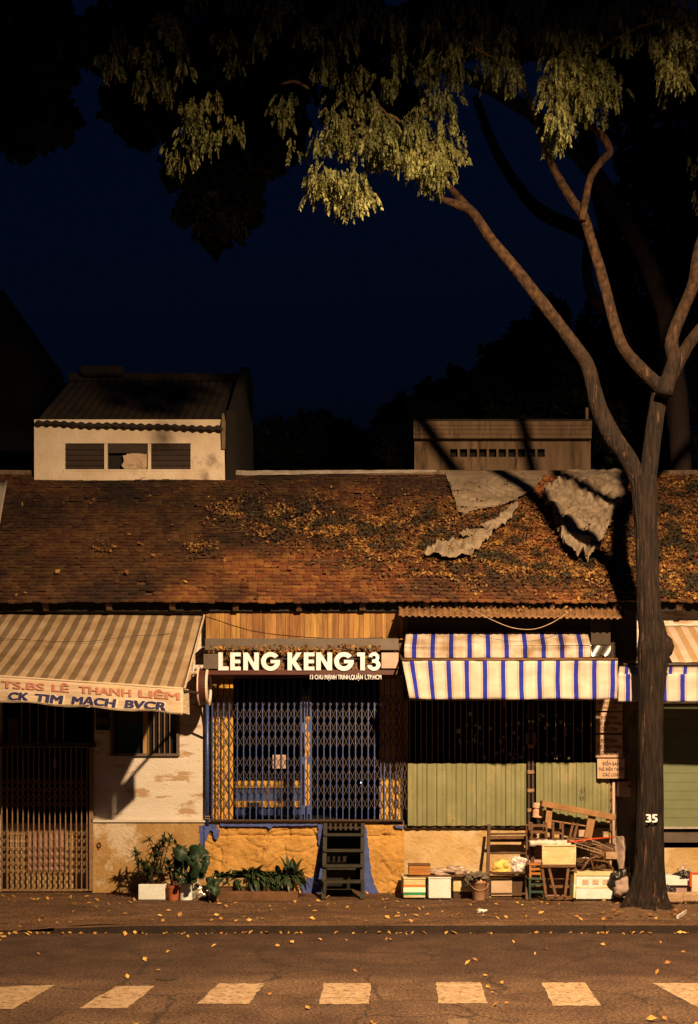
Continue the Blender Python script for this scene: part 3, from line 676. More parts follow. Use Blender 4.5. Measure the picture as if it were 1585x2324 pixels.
for ch, a, b in (('L',495.7,519),('E',523,546.5),('N',552.6,587.6),('G',593,636),('K',653,686),('E',690,714),('N',718,754),('G',759,803),('1',811,828.5),('3',834.5,865)):
    m = MB(); m.prism(GL[ch], lambda x, y, d: Vector((X(a+x*(b-a),SY), SY+d, Z(1521.3-y*40.4,SY))), .05)
    m.build('letter', M['letter'], sg)
text_on('address_lettering', '13 CHU MẠNH TRINH,QUẬN 1,TP.HCM', M['letter'], sg, lambda u, v: P(u, v, SY-.01), (704, 866, 1541.5, 1531.5), .03)
# round projecting sign
t = thing('round_sign', 'round maroon drum sign seen edge on beside the big letters', 'sign', P(470,1600,15.35))
cx = X(463,15.35); cz = Z(1558,15.35)
m = MB(); m.lathe((cx,15.35,cz), [(.262,-.05),(.262,.05)], 40, 'x'); m.build('drum', M['letter_side'], t, smooth=False)
for dx, w in ((-.065,.018),(.055,.030)):
    m = MB(); m.lathe((cx,15.35,cz), [(.225,dx),(.275,dx),(.275,dx+w),(.225,dx+w),(.225,dx)], 40, 'x', False); m.build('rim', M['roundrim'], t)
m = MB(); m.tube([(cx,15.62,cz),(cx,15.95,cz)], .02, 8); m.build('bracket', M['barblack'], t)

# ------------------------------------------------------------------ awnings
def patch(a, b, c, d):   # a top-left, b top-right, c bottom-right, d bottom-left
    a,b,c,d = map(Vector, (a,b,c,d))
    return lambda u, v: a.lerp(b, u).lerp(d.lerp(c, u), v)
# left: tan striped with lettered valance
aw = thing('canvas_awning', 'tan striped slanting awning with red and navy lettering on its valance', 'awning', P(200,1620,14.4))
tl, tr = P(-118,1389,15.9), P(463,1395,15.9); br, bl_ = P(416,1563,13.9), Vector((tl.x,13.9,Z(1518,13.9)))
f0 = patch(tl, tr, br, bl_)
m = MB(); W_ = tr.x-tl.x
m.grid(90, 26, lambda u, v: f0(u, v) + Vector((0,0,-.05*math.sin(v*math.pi) + .010*nz(u*9, v*6) )), W_, 2.4)
m.build('canopy', M['tanstripe'], aw, smooth=True, solid=.006)
vb = -.345
def fv(u, v):
    p = f0(u, 1)
    return p + Vector((0, .035*v*math.sin(u*23)*.6 - .01, v*vb - v*.010*abs(math.sin(u*14.5))**.4*0 + (v**3)*(.022*(abs(math.sin(u*15.2+.6))**3))))
m = MB(); m.grid(120, 8, fv, W_, .35); m.build('valance', M['valance'], aw, smooth=True, solid=.005)
m = MB(); m.tube([f0(u/20,1)+Vector((0,-.005,0)) for u in range(21)], .016, 8); m.build('front_rail', M['valance'], aw, smooth=True)
def ux(xp): return (X(xp,13.9)-tl.x)/W_
def ftext(off):
    return lambda u, v: fv(u, v) + Vector((0, -off, 0))
for wd, a, b in (('TS.BS',4,103),('LÊ',119,158),('THANH',180,299),('LIÊM',315,409)):
    text_on('red_lettering', wd, M['redink'], aw, ftext(.012), (ux(a), ux(b), .44, .17), .035)
for wd, a, b in (('CK',20,67),('TIM',82,145),('MẠCH',162,266),('BVCR',283,377)):
    text_on('lettering_outline', wd, M['halo'], aw, ftext(.009), (ux(a-2), ux(b+4), .91, .56), .07, .12)
    text_on('navy_lettering', wd, M['blueink'], aw, ftext(.015), (ux(a), ux(b), .885, .58), .05, .12)
m = MB(); c = f0(1,1)
m.add([c+Vector((0,0,0)), c+Vector((.02,.35,.02)), c+Vector((.03,.35,-.32)), c+Vector((0,0,-.32))], [(0,1,2,3)]); m.build('side_flap', M['valance'], aw, solid=.006)
m = MB(); m.bar(c+Vector((.012,0,-.03)), (c.x+.012,15.95,c.z+.10), .03, .03); m.bar((c.x+.012,15.2,c.z+.06), (c.x+.012,15.95,c.z-.55), .025, .025); m.build('side_arm', M['barblack'], aw)
m = MB(); c2 = f0(0,1); m.bar(c2+Vector((.02,0,-.03)), (c2.x+.02,15.95,c2.z+.1), .03, .03); m.build('side_arm', M['barblack'], aw)
m = MB(); m.bar(tr+Vector((.02,-.02,.02)), br+Vector((.02,0,0)), .02, .03); m.build('edge_rail', M['valance'], aw)

def drape(name, xa, xb, ya, yb, Y, mt, par, amp=.012, swag=0.0, nu=120, skew=0):
    x0, x1 = X(xa,Y), X(xb,Y); zt, zb = Z(ya,Y), Z(yb,Y)
    def fn(u, v):
        x = x0+u*(x1-x0); fold = .5*abs(u-.5)*2
        return (x+skew*v*(1-u)**6, Y + amp*nz(x*2.2, v*1.5)*v*2 + amp*.7*nz(x*7, v*2.2, 3) - .03*fold*math.sin(min(1,v*1.2+abs(u-.5))*6), zt+v*(zb-zt)+swag*nz(x*1.1, 5)*v)
    m = MB(); m.grid(nu, 14, fn, x1-x0, zt-zb); return m.build(name, mt, par, smooth=True, solid=.004)
aw2 = thing('canvas_awning', 'blue and white striped drop awning over the green sheets, the lower and longer one', 'awning', P(1157,1588,14.5))
drape('valance', 913, 1402, 1500, 1586, 14.5, M['bluestripe'], aw2, .035, .03, skew=.10)
m = MB(); m.grid(60, 3, patch((X(920,15.4),15.4,3.60), (X(1398,15.4),15.4,3.60), P(1402,1496,14.5), P(914,1498,14.5)), 2.95, .9); m.build('canopy', M['bluestripe'], aw2, smooth=True, solid=.005)
m = MB(); m.tube([P(912,1498,14.5), P(1402,1496,14.5)], .018, 8); m.build('front_rail', M['brownwood'], aw2, smooth=True)
for xx in (916, 1400):
    m = MB(); m.bar(P(xx,1499,14.52), (X(xx,14.5),15.95,3.75), .025, .025); m.build('side_arm', M['barblack'], aw2)
m = MB(); m.pbox(1142,1148,1586,1606,15.2,.02); m.build('strap', M['brownwood'], aw2)
aw3 = thing('canvas_awning', 'short upper blue striped awning with dust and eave shade coloured into its slanted top', 'awning', P(1130,1494,15.3))
m = MB(); m.grid(100, 6, lambda u, v: patch(P(922,1436,15.75), P(1333,1433,15.75), P(1341,1464,15.3), P(918,1467,15.3))(u, v)+Vector((0,0,.006*nz(u*20,v*3))), 2.7, .5); m.build('canopy', M['bluestripe_shaded'], aw3, smooth=True, solid=.005)
drape('valance', 918, 1341, 1466, 1493, 15.3, M['bluestripe_shaded'], aw3, .012)
m = MB(); m.tube([P(918,1495,15.32), P(1385,1492,15.32)], .02, 8); m.build('front_rail', M['barblack'], aw3, smooth=True)
aw4 = thing('canvas_awning', 'awning behind the trunk with pink tan canopy and blue striped valance', 'awning', P(1560,1592,14.9))
m = MB(); x0 = X(1418,14.9)
m.grid(60, 14, lambda u, v: patch((x0+.7,15.9,Z(1420,15.9)), (7.2,15.9,Z(1420,15.9)), (7.2,15.0,Z(1503,15.0)), (x0+.7,15.0,Z(1503,15.0)))(u, v)+Vector((0,0,.012*nz(u*22,v*4))), 4.0, 1); m.build('canopy', M['pinkstripe'], aw4, smooth=True, solid=.005)
m = MB(); m.grid(40, 4, patch(P(1406,1512,15.0), P(1750,1514,15.0), P(1750,1530,14.6), P(1404,1530,14.6)), 2.6, .4); m.build('lower_canopy', M['bluestripe'], aw4, smooth=True, solid=.005)
drape('valance', 1404, 1800, 1530, 1592, 14.6, M['bluestripe'], aw4, .02)
m = MB(); m.tube([P(1415,1508,15.0), P(1750,1508,15.0)], .02, 8); m.build('front_rail', M['barblack'], aw4, smooth=True)
# corrugated lean-to strip, silver panel
def corr_strip(name, label, a, b, c, d, n, mt, cat, amp=.012, par=None):
    m = MB(); f = patch(a,b,c,d)
    m.grid(n*8, 5, lambda u, v: f(u, v)+Vector((0,-amp*.5*math.sin(u*n*2*math.pi),amp*math.sin(u*n*2*math.pi))), 1, 1)
    o = m.build(name, mt, par, smooth=True, solid=.006)
    return tag(o, label, cat) if not par else o
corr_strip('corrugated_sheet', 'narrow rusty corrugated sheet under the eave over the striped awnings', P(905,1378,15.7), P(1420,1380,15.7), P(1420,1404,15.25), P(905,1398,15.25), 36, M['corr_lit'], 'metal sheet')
t = thing('metal_panel', 'dark panel with a shiny silver lower half beside the tree', 'panel', P(1364,1493,15.55))
m = MB(); m.pbox(1342, 1386, 1404, 1463, 15.6, .03); m.build('upper_panel', M['darkpanel'], t)
m = MB(); f = patch(P(1341,1463,15.5), P(1387,1464,15.5), P(1386,1491,15.5), P(1342,1490,15.5))
m.grid(24, 14, lambda u, v: f(u, v)+Vector((0, .028*math.sin(u*4.2+v*1.6)-.035*v,0)), .3, .2); m.build('silver_panel', M['silver'], t, smooth=True, solid=.004)
m = MB(); m.pbox(1386, 1446, 1380, 1500, 15.85, .1); tag(m.build('wall_board', M['darkpanel']), 'tall dark board on the pillar directly left of the trunk', 'board')
# cables
def cable(label, pts, Y, r=.005, mt='wire'):
    P0 = [P(x,y,Yd) for x,y,Yd in pts]; out = []
    for i in range(len(P0)-1):
        for k in range(8):
            t = k/8; p0 = P0[max(i-1,0)]; p1 = P0[i]; p2 = P0[i+1]; p3 = P0[min(i+2,len(P0)-1)]
            out.append(.5*((2*p1)+(-p0+p2)*t+(2*p0-5*p1+4*p2-p3)*t*t+(-p0+3*p1-3*p2+p3)*t**3))
    out.append(P0[-1]); m = MB(); m.tube(out, r, 6)
    tag(m.build('cable', M[mt], smooth=True), label, 'cable')
cable('thin cable sagging across the top of the tan striped awning', [(-40,1448,15.0),(60,1452,15.0),(130,1456,15.0),(210,1455,15.0),(300,1443,15.2),(370,1440,15.3),(462,1428,15.8)], 0, .0035)
cable('thin cable drooping across the plank fascia above the big letters', [(466,1398,15.8),(560,1428,15.8),(640,1441,15.8),(760,1449,15.8),(870,1447,15.8)], 0, .0035)
cable('loop of pale cable hanging above the upper striped awning', [(1065,1380,15.2),(1120,1408,15.15),(1165,1425,15.15),(1210,1428,15.15),(1250,1415,15.15),(1290,1390,15.2)], 0, .006, 'metalwire')
cable('thin cable hanging down beside the blue pipe and the cream wall', [(459,1396,15.6),(462,1420,15.7),(458,1450,15.7),(466,1478,15.5)], 0, .004)

# ------------------------------------------------------------------ rooftop rooms
dm = thing('rooftop_room', 'whitewashed rooftop room with louvre window and dark corrugated roof', 'building', P(300,1090,19.3))
DY = 19.0
m = MB()
x0,x1 = X(78,DY), X(512,DY); wx0,wx1 = X(143,DY), X(438,DY); wz0,wz1 = Z(1067,DY), Z(1004,DY); zb, zt = Z(1100,DY), Z(952,DY)
m.box(x0,wx0,DY,DY+.18,zb,zt); m.box(wx1,x1,DY,DY+.18,zb,zt); m.box(wx0,wx1,DY,DY+.18,zb,wz0); m.box(wx0,wx1,DY,DY+.18,wz1,zt)
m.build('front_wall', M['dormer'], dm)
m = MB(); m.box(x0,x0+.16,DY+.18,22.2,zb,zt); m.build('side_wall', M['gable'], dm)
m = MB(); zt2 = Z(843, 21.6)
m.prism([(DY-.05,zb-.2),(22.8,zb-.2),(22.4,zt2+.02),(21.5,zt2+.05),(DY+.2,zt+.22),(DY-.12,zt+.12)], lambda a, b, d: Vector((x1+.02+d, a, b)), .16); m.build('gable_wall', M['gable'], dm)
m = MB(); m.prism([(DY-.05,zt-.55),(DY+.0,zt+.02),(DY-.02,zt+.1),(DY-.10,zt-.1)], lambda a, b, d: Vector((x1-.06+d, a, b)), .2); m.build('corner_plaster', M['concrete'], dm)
def rfn(u, v):
    a = P(78,962,18.85).lerp(P(506,975,18.85), u); b = Vector((x0-.02, 21.6, Z(862,21.6))).lerp(Vector((x1+.04,21.6,Z(862,21.6))), u)
    p = a.lerp(b, v); return p + Vector((0,0,.014*math.sin(u*22*2*math.pi)+.02*nz(u*5,v*5)))
m = MB(); m.grid(176, 12, rfn); m.build('roof', M['corr'], dm, smooth=True, solid=.012)
m = MB(); m.tube([Vector((x0-.05+i*(x1-x0+.1)/30, 21.6, Z(860,21.6)+.05*nz(i*.7)+.02)) for i in range(31)], .10, 8); m.build('roof_ridge', M['gable'], dm)
m = MB(); m.box(x0+.2,x0+1.1,21.3,21.7,Z(862,21.6),Z(838,21.6)); m.build('chimney', M['gable'], dm, bevel=.1)
wn = MB()
for a in ((143,148),(237,244),(336,343),(433,438)): wn.pbox(a[0], a[1], 1004, 1067, DY+.0, .06)
wn.pbox(143,438,1002,1006,DY-.01,.08); wn.pbox(143,438,1065,1069,DY-.01,.08)
wn_o = wn.build('window', M['dormer'], dm)
for a, b in ((148,237),(343,433)):
    for k in range(5):
        m = MB(); y = 1008+k*12
        m.add([P(a,y,DY+.05),P(b,y,DY+.05),P(b,y+12.5,DY+.02),P(a,y+12.5,DY+.02)], [(0,1,2,3)]); m.build('louvre', M['louvre'], wn_o, solid=.006)
m = MB(); m.pbox(244,336,1006,1028,DY+.04,.01); m.build('louvre', M['louvre'], wn_o)
blob('cardboard_patch', [(280,1034),(300,1028),(335,1030),(335,1065),(285,1065),(276,1056),(282,1048)], M['cardboard'], DY+.06, wn_o, 1.2, .01)
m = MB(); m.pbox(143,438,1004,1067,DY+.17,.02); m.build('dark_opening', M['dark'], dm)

sh = thing('rooftop_shed', 'grey rendered rooftop shed with a row of small vents', 'building', P(1140,1080,21))
SYD = 21.0
m = MB(); vx = [1022+22*i for i in range(10)]; z0,z1 = Z(1037,SYD), Z(1019,SYD); xa,xb = X(941,SYD), X(1341,SYD)
m.box(xa,xb,SYD,SYD+.2,Z(1140,SYD),z0); m.box(xa,xb,SYD,SYD+.2,z1,Z(990,SYD)); px_ = xa
for v in vx: m.box(px_, X(v,SYD), SYD, SYD+.2, z0, z1); px_ = X(v+17,SYD)
m.box(px_, xb, SYD, SYD+.2, z0, z1); m.build('wall', M['shed'], sh)
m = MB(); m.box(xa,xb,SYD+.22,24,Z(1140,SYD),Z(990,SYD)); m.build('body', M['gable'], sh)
m = MB(); xc0, xc1 = X(939,SYD-.2), X(1343,SYD-.2)
for k in range(4): m.box(xc0,xc1,SYD-.2-.012*k,SYD+.02,Z(995-k*9.5,SYD-.2)+.003,Z(995-(k+1)*9.5,SYD-.2))
m.build('fascia', M['shed'], sh)
m = MB(); m.box(xc0,xc1,SYD-.25,24,Z(957,SYD-.2),Z(953,SYD-.2)); m.build('roof', M['corr'], sh)
m = MB(); m.box(X(1330,20.8),X(1336,20.8),20.8,20.86,Z(970,20.8),Z(925,20.8)); m.build('pipe', M['shed'], sh)

# ------------------------------------------------------------------ tarps on the roof
def tarp(name, label, poly, lift, crumple, mt, seed, fallen=None):
    # polygon in picture coordinates, filled with a fine crumpled sheet laid on the slope
    xs = [p[0] for p in poly]; ys = [p[1] for p in poly]; x0,x1,y0,y1 = min(xs),max(xs),min(ys),max(ys)
    def inside(x, y):
        c = False; j = len(poly)-1
        for i in range(len(poly)):
            if (poly[i][1] > y) != (poly[j][1] > y) and x < (poly[j][0]-poly[i][0])*(y-poly[i][1])/(poly[j][1]-poly[i][1])+poly[i][0]: c = not c
            j = i
        return c
    st = 1.5; m = MB(); nx = int((x1-x0)/st)+1; ny = int((y1-y0)/st)+1; idx = {}
    def pt(i, j):
        if (i,j) in idx: return idx[(i,j)]
        x, y = x0+i*st, y0+j*st
        p, s = roof_at(x+5*nz(x*.05,y*.05,seed)+2*nz(x*.2,y*.2,seed), max(1076,y+3*nz(x*.06,y*.06,seed+3)), 0)
        v = Vector((p.x*2.4, s*2.4, seed)); crumple_ = crumple*min(1,max(.12,(SL-s)/.9))
        fo = math.sin((p.x*1.0+s*(.55 if seed != 1 else .25))*6 + 9*nz(p.x*1.1, s*1.1, seed)); fo2 = math.sin((p.x*.7-s)*7+10*nz(p.x*1.5, s*1.5, seed+9)); h = lift + crumple_*(.42*abs(fo)**.6 + .34*abs(fo2)**.7*(seed != 1) + .35*abs(noise.fractal(v*1.6,.9,2,5)))
        m.v.append(tuple(p+rn*h)); m.uv.append((x*.01,y*.01)); idx[(i,j)] = len(m.v)-1; return idx[(i,j)]
    for j in range(ny):
        for i in range(nx):
            if inside(x0+(i+.5)*st, y0+(j+.5)*st) and True:
                m.f.append((pt(i,j),pt(i+1,j),pt(i+1,j+1),pt(i,j+1))); m.mi.append(0)
    return tag(m.build(name, mt, smooth=True, solid=.006), label, 'tarp')
tarp('roof_tarp', 'flat triangular tarp hanging from the ridge in front of the vented shed', [(1008,1077),(1240,1077),(1212,1120),(1160,1150),(1052,1172),(1040,1172),(1026,1125)], .07, .09, M['tarp'], 1)
tarp('roof_tarp', 'large crumpled pale tarp sliding down the roof left of the trunk', [(1285,1077),(1405,1077),(1428,1100),(1418,1150),(1390,1178),(1385,1205),(1365,1248),(1352,1280),(1330,1290),(1300,1284),(1275,1262),(1262,1215),(1250,1180),(1228,1158),(1232,1135),(1258,1126)], .08, .30, M['tarp'], 2)
tarp('roof_tarp', 'small torn rag of tarp lying lowest among the dry leaves', [(962,1275),(985,1250),(1028,1245),(1052,1250),(1080,1225),(1112,1210),(1120,1222),(1098,1248),(1068,1278),(1010,1286)], .09, .16, M['tarp'], 3)
tarp('roof_tarp', 'tiny scrap of pale tarp above the torn rag', [(1040,1226),(1062,1212),(1082,1214),(1078,1228),(1052,1232)], .09, .1, M['tarp'], 4)
tarp('roof_tarp', 'thin pale strip of tarp twisted diagonally between the two big tarps', [(1090,1205),(1130,1190),(1160,1160),(1175,1155),(1172,1172),(1140,1205),(1110,1222)], .09, .12, M['tarp'], 6)
corr_strip('corrugated_sheet', 'pale ribbed sheet at the left edge of the tile roof', roof_at(-30,1105,.12)[0], roof_at(20,1105,.12)[0], roof_at(2,1200,.12)[0], roof_at(-40,1200,.12)[0], 1, M['flash'], 'metal sheet')

# ------------------------------------------------------------------ leaves
def leafcard(m, p, size, asp=.45, up=None, flat=False, nrm=None):
    if nrm is None: nrm = Vector((U(-1,1),U(-1,1),U(-1,1))).normalized()
    d = Vector((U(-1,1),U(-1,1),U(-1,1)))
    if up is not None: d = Vector(up)
    d = (d - nrm*d.dot(nrm))
    if d.length < 1e-3: d = Vector((1,0,0))
    d.normalize(); s = nrm.cross(d); w = size*asp/2; c = U(.0,.25)*size
    m.add([p-d*size/2, p-d*size*.05+s*w+nrm*c, p+d*size/2+nrm*c*.4, p-d*size*.05-s*w+nrm*c*U(.2,1)], [(0,1,2,3)])
def gleaf(m, x, y, z, size):
    n = Vector((U(-.7,.7),U(-.9,.3),1)).normalized(); leafcard(m, Vector((x,y,z+size*.18)), size, U(.4,.75), nrm=n)
m = MB()
for k in range(300):
    x, y = U(-5.5,5.5), KY+.25+ (R()**1.2)*2.9
    if nz(x*.8,y*1.5) < -.25 and R() < .6: continue
    gleaf(m, x, y, sidewalk_z(x,y)+.002, U(.03,.095))
tag(m.build('fallen_leaves', M['dry']), 'dry yellow leaves scattered over the pavement', 'leaves', kind='stuff')
m = MB()
for k in range(330):
    x = U(-5.4,5.6); dens = .35+.9*abs(nz(x*1.1,3))
    if R() > dens: continue
    gleaf(m, x, KY-.02-abs(random.gauss(0,.055)), .004, U(.03,.085))
tag(m.build('gutter_leaves', M['dry']), 'line of dry leaves gathered in the gutter along the kerb', 'leaves', kind='stuff')
m = MB()
for k in range(75): gleaf(m, U(-4.6,4.6), U(7.7,12.4), .005, U(.04,.085))
tag(m.build('road_leaves', M['dry']), 'sparse dry leaves lying on the road', 'leaves', kind='stuff')
m = MB()
for k in range(110):
    x, y = U(-5.2,-.9), 15.88-abs(random.gauss(0,.2)); gleaf(m, x, y, sidewalk_z(x,y), U(.02,.05))
for k in range(110):
    x, y = U(3.1,5.6), U(13.2,14.6); gleaf(m, x, y, sidewalk_z(x,y)+.03, U(.03,.09))
tag(m.build('wall_foot_leaves', M['litter']), 'small brown leaves along the foot of the walls', 'leaves', kind='stuff')
# roof litter and vine
def dens(x, y):
    d = 0
    if x > 470:
        t = (x-470)/500.0
        band = math.exp(-((y-(1160+min(t,1.6)*75))/ (26+40*min(t,1)))**2)
        d = band*(.55+.6*min(1,t*1.2))
    if x > 840: d = max(d, .62*math.exp(-((y-1215)/85)**4))
    if x > 1130: d = max(d, .75*math.exp(-((y-1235)/115)**4))
    if x > 1500: d = .9
    if 420 < x < 500: d = max(d, .9*math.exp(-((x-455)/30)**2-((y-1247)/14)**2))
    if 1320 > y > 1170 and x > 860: d = max(d, .6)
    if y > 1318: d *= .4 if x < 1200 else .75
    d *= (.35+1.1*max(0,.5+nz(x*.012,y*.022,1)*1.3))
    return d
def rleaf(m, x, y, sz, h=.05):
    p, s = roof_at(x, y, h+U(0,.05))
    n = (rn+Vector((U(-.9,.9),U(-.9,.9),U(-.6,.6)))).normalized(); leafcard(m, p, sz, U(.4,.8), nrm=n)
m = MB(); v = MB(); n1 = n2 = 0
while n1+n2 < 27000:
    x, y = U(415,1780), U(1085,1368)
    if R() > dens(x,y): continue
    green = nz(x*.02, y*.035, 8) > .08
    if green: rleaf(v, x, y, U(.03,.075), .06); n2 += 1
    else: rleaf(m, x, y, U(.025,.075)); n1 += 1
for k in range(130): rleaf(m, U(0,860), U(1110,1365), U(.04,.11), .045)
for k in range(60): rleaf(m, 240+random.gauss(0,14), 1247+random.gauss(0,8), U(.03,.07), .045)
for k in range(420):
    x, y = 1325+random.gauss(0,38), 1215+random.gauss(0,30); rleaf(m, x, y, U(.03,.08), .20)
for k in range(160): rleaf(m, 1050+random.gauss(0,40), 1250+random.gauss(0,14), U(.03,.07), .15)
tag(m.build('roof_leaf_litter', M['litter']), 'drifts of dry orange leaves lying on the tiled roof', 'leaves', kind='stuff')
vt = thing('creeping_vine', 'green creeper trailing over the right half of the tiled roof', 'vine', roof_at(1200,1250)[0])
v.build('leaves', M['vine'], vt)
for k in range(54):
    m = MB(); x, y = U(480,1420), U(1110,1300); pts = []
    dx = U(5,14)*random.choice((-1,1)); dy = U(-4,6)
    for i in range(12):
        pts.append(roof_at(x, min(1362,max(1082,y)), .05)[0]); x += dx+U(-4,4); y += dy+U(-6,6)
    m.tube(pts, .008, 5); m.build('stem', M['darkwood'], vt)
m = MB()
for k in range(1500):
    x = U(470,862); p = P(x, 0, U(15.27,15.62)); top = 1466+7*nz(x*.03)+4*nz(x*.12)
    p.z = Z(U(top, 1520), p.y); leafcard(m, p, U(.03,.08), .7)
tag(m.build('sign_leaf_pile', M['litter']), 'dry leaves heaped behind the big white letters', 'leaves', kind='stuff')
m = MB()
for k in range(260):
    u = U(0,1); x = 905+u*510; d_ = .4+.9*max(0,nz(x*.015,2))
    if R() < d_: p = P(x, 1381+U(0,16), U(15.3,15.6)); leafcard(m, p+Vector((0,0,.03)), U(.03,.07), .6)
tag(m.build('sheet_leaves', M['litter']), 'dry leaves lying on the rusty corrugated sheet', 'leaves', kind='stuff')

# ------------------------------------------------------------------ street lamp across the road, the light of the picture
def street_lamp(label, pos, power, col, size, blend, aim=(0,0,0), pole=True, radius=.14):
    x, y, z = pos
    t = thing('street_lamp', label, 'street lamp', (x, y-1.6 if pole else y, 0))
    m = MB(); m.tube([(x,y-1.6,0),(x,y-1.6,z-.6),(x,y-1.35,z),(x,y-.9,z+.22),(x,y+.1,z+.25)], [.11,.07,.05,.045,.04], 12)
    m.build('pole', M['grey'], t, smooth=True)
    m = MB(); m.grid(10, 8, lambda u, v: (x+.18*math.sin(math.pi*(v-.5))*math.sin(math.pi*u)*1.0, y-.35+.8*u, z+.16+.14*math.cos(math.pi*(v-.5))*math.sin(math.pi*u)**.5))
    m.build('lamp_head', M['grey'], t, smooth=True, solid=.01)
    ld = bpy.data.lights.new('lamp_light', 'SPOT'); ld.energy = power; ld.color = col; ld.spot_size = size; ld.spot_blend = blend
    ld.shadow_soft_size = radius
    lo = bpy.data.objects.new('lamp_light', ld); COL.objects.link(lo); lo.parent = t
    lo.location = Vector((x, y+.1, z)) - Vector(t.location); lo.rotation_euler = aim
    return t
street_lamp('sodium street lamp on the near kerb, its head outside the upper right', LAMP_POS, LAMP_POWER, LAMP_COL, rad(124), 1.0, (rad(49), 0, rad(14)))

# ------------------------------------------------------------------ things along the wall
def gz(x, y): return sidewalk_z(x, y)
def foot(xp, Y): return Vector((X(xp,Y), Y, gz(X(xp,Y), Y)))
def foam_box(label, xa, xb, ya, yb, Y, dep, mt, lid=None, grp='foam boxes along the wall', name='foam_box', cat='box', lidpx=4):
    c = foot((xa+xb)/2, Y); t = thing(name, label, cat, (c.x, Y+dep/2, Z(yb,Y)), grp)
    m = MB(); m.box(X(xa+1,Y), X(xb-1,Y), Y, Y+dep, Z(yb,Y), Z(ya+lidpx,Y)); m.build('body', mt, t, bevel=.012)
    m = MB(); m.box(X(xa,Y), X(xb,Y), Y-.008, Y+dep+.008, Z(ya+lidpx-.4,Y), Z(ya,Y)); m.build('lid', lid or mt, t, bevel=.010)
    return t
t = foam_box('cream cooler box with an orange and a green stripe, leftmost in the row', 915, 967, 1992, 2038, 15.15, .66, M['yellowfoam'])
for a, b, mt in ((2008,2013,'orangestripe'), (2025.5,2031,'greenstripe'), (2014,2025,'whitestripe')):
    M.setdefault('orangestripe', mat('orange_band', (.75,.20,.04), (.68,.17,.03), 6, .6)); M.setdefault('greenstripe', mat('green_band', (.01,.26,.12), (.01,.22,.1), 6, .6)); M.setdefault('whitestripe', mat('white_band', (.86,.82,.66), (.8,.74,.55), 6, .6))
    m = MB(); m.pbox(916, 966, a, b, 15.146, .006); m.build('stripe', M[mt], t)
foam_box('plain white foam box beside the striped cooler', 972, 1025, 1991, 2039, 15.15, .66, M['foam'])
foam_box('yellowed foam box half hidden behind the bucket', 1028, 1076, 1990, 2024, 15.25, .56, M['yellowfoam'])
m = MB(); c = foot(1052, 15.25); m.box(X(1030,15.25), X(1074,15.25), 15.27, 15.55, c.z, Z(2024.6,15.25)); tag(m.build('crate', M['darkwood'], bevel=.01), 'low dark crate carrying the yellowed foam box', 'crate')
m = MB(); m.bar(P(926,1988,15.32), P(1070,1985.5,15.32), .02, .30, (0,1,0)); tag(m.build('plank', M['brownwood']), 'thin wooden plank laid across the foam boxes', 'plank')
t = thing('wooden_box', 'orange brown wooden box sitting on the left end of the plank', 'box', P(953,1986,15.3))
m = MB(); m.pbox(929,977,1964,1986,15.2,.26); m.build('body', M['orangewood'], t, bevel=.006)
m = MB(); m.pbox(928,978,1962,1964.5,15.19,.28); m.build('lid', M['brownwood'], t, bevel=.003)
def lump(name, label, cat, c, rx, ry, rz, mt, seed, amp=.35, sq=1.0, grp=None, fr=1.6):
    m = MB(); c = Vector(c); n1, n2 = 36, 22
    def fn(u, v):
        th = u*2*math.pi; ph = (v-.5)*math.pi
        d = Vector((math.cos(th)*math.cos(ph), math.sin(th)*math.cos(ph), math.sin(ph)))
        k = 1 + amp*noise.fractal(d*fr+Vector((seed,seed*2,0)), 1, 2, 4) + .10*abs(nz(d.x*5+seed, d.y*5, d.z*5))
        zz = d.z*rz*k
        if zz < -rz*.75: zz = -rz*.75
        return c+Vector((d.x*rx*k, d.y*ry*k, zz))
    m.grid(n1, n2, fn); return tag(m.build(name, mt, smooth=True), label, cat, grp)
p = P(1002,1979,15.35); lump('plastic_bag', 'crumpled cloudy plastic bag lying on the plank beside the wooden box', 'bag', p, .17, .12, .06, M['clearbag'], 1, .6)
p = P(1036,1977,15.35); lump('plastic_bag', 'second cloudy plastic bag on the plank, nearer the bucket', 'bag', p, .13, .10, .075, M['clearbag'], 2.4, .6)
# bucket
c = foot(1088, 15.1); t = thing('bucket', 'dull brown plastic bucket with a rag over its rim', 'bucket', c)
hb = Z(1994,15.1)-c.z; m = MB(); m.lathe(c, [(.085,0),(.092,.01),(.112,hb*.78),(.122,hb*.80),(.122,hb*.86),(.117,hb),(.108,hb),(.100,hb*.8),(.08,.02)], 28, 'z', False); m.build('body', M['bucket'], t, smooth=True)
m = MB(); m.tube([c+Vector((.125*math.cos(a), -.125*math.sin(a)*.9, hb*.80-.10*math.sin(a))) for a in [math.pi*k/14 for k in range(15)]], .006, 6); m.build('handle', M['bucket'], t, smooth=True)
lump('rag', 'dusty green net rag slumped over the bucket', 'rag', P(1083,1990,15.08), .13, .12, .055, M['netcloth'], 5, .9, fr=2.4)
lump('rag', 'fold of net rag hanging down left of the bucket', 'rag', P(1063,2001,15.05), .045, .05, .08, M['netcloth'], 7, .8, fr=2.4)
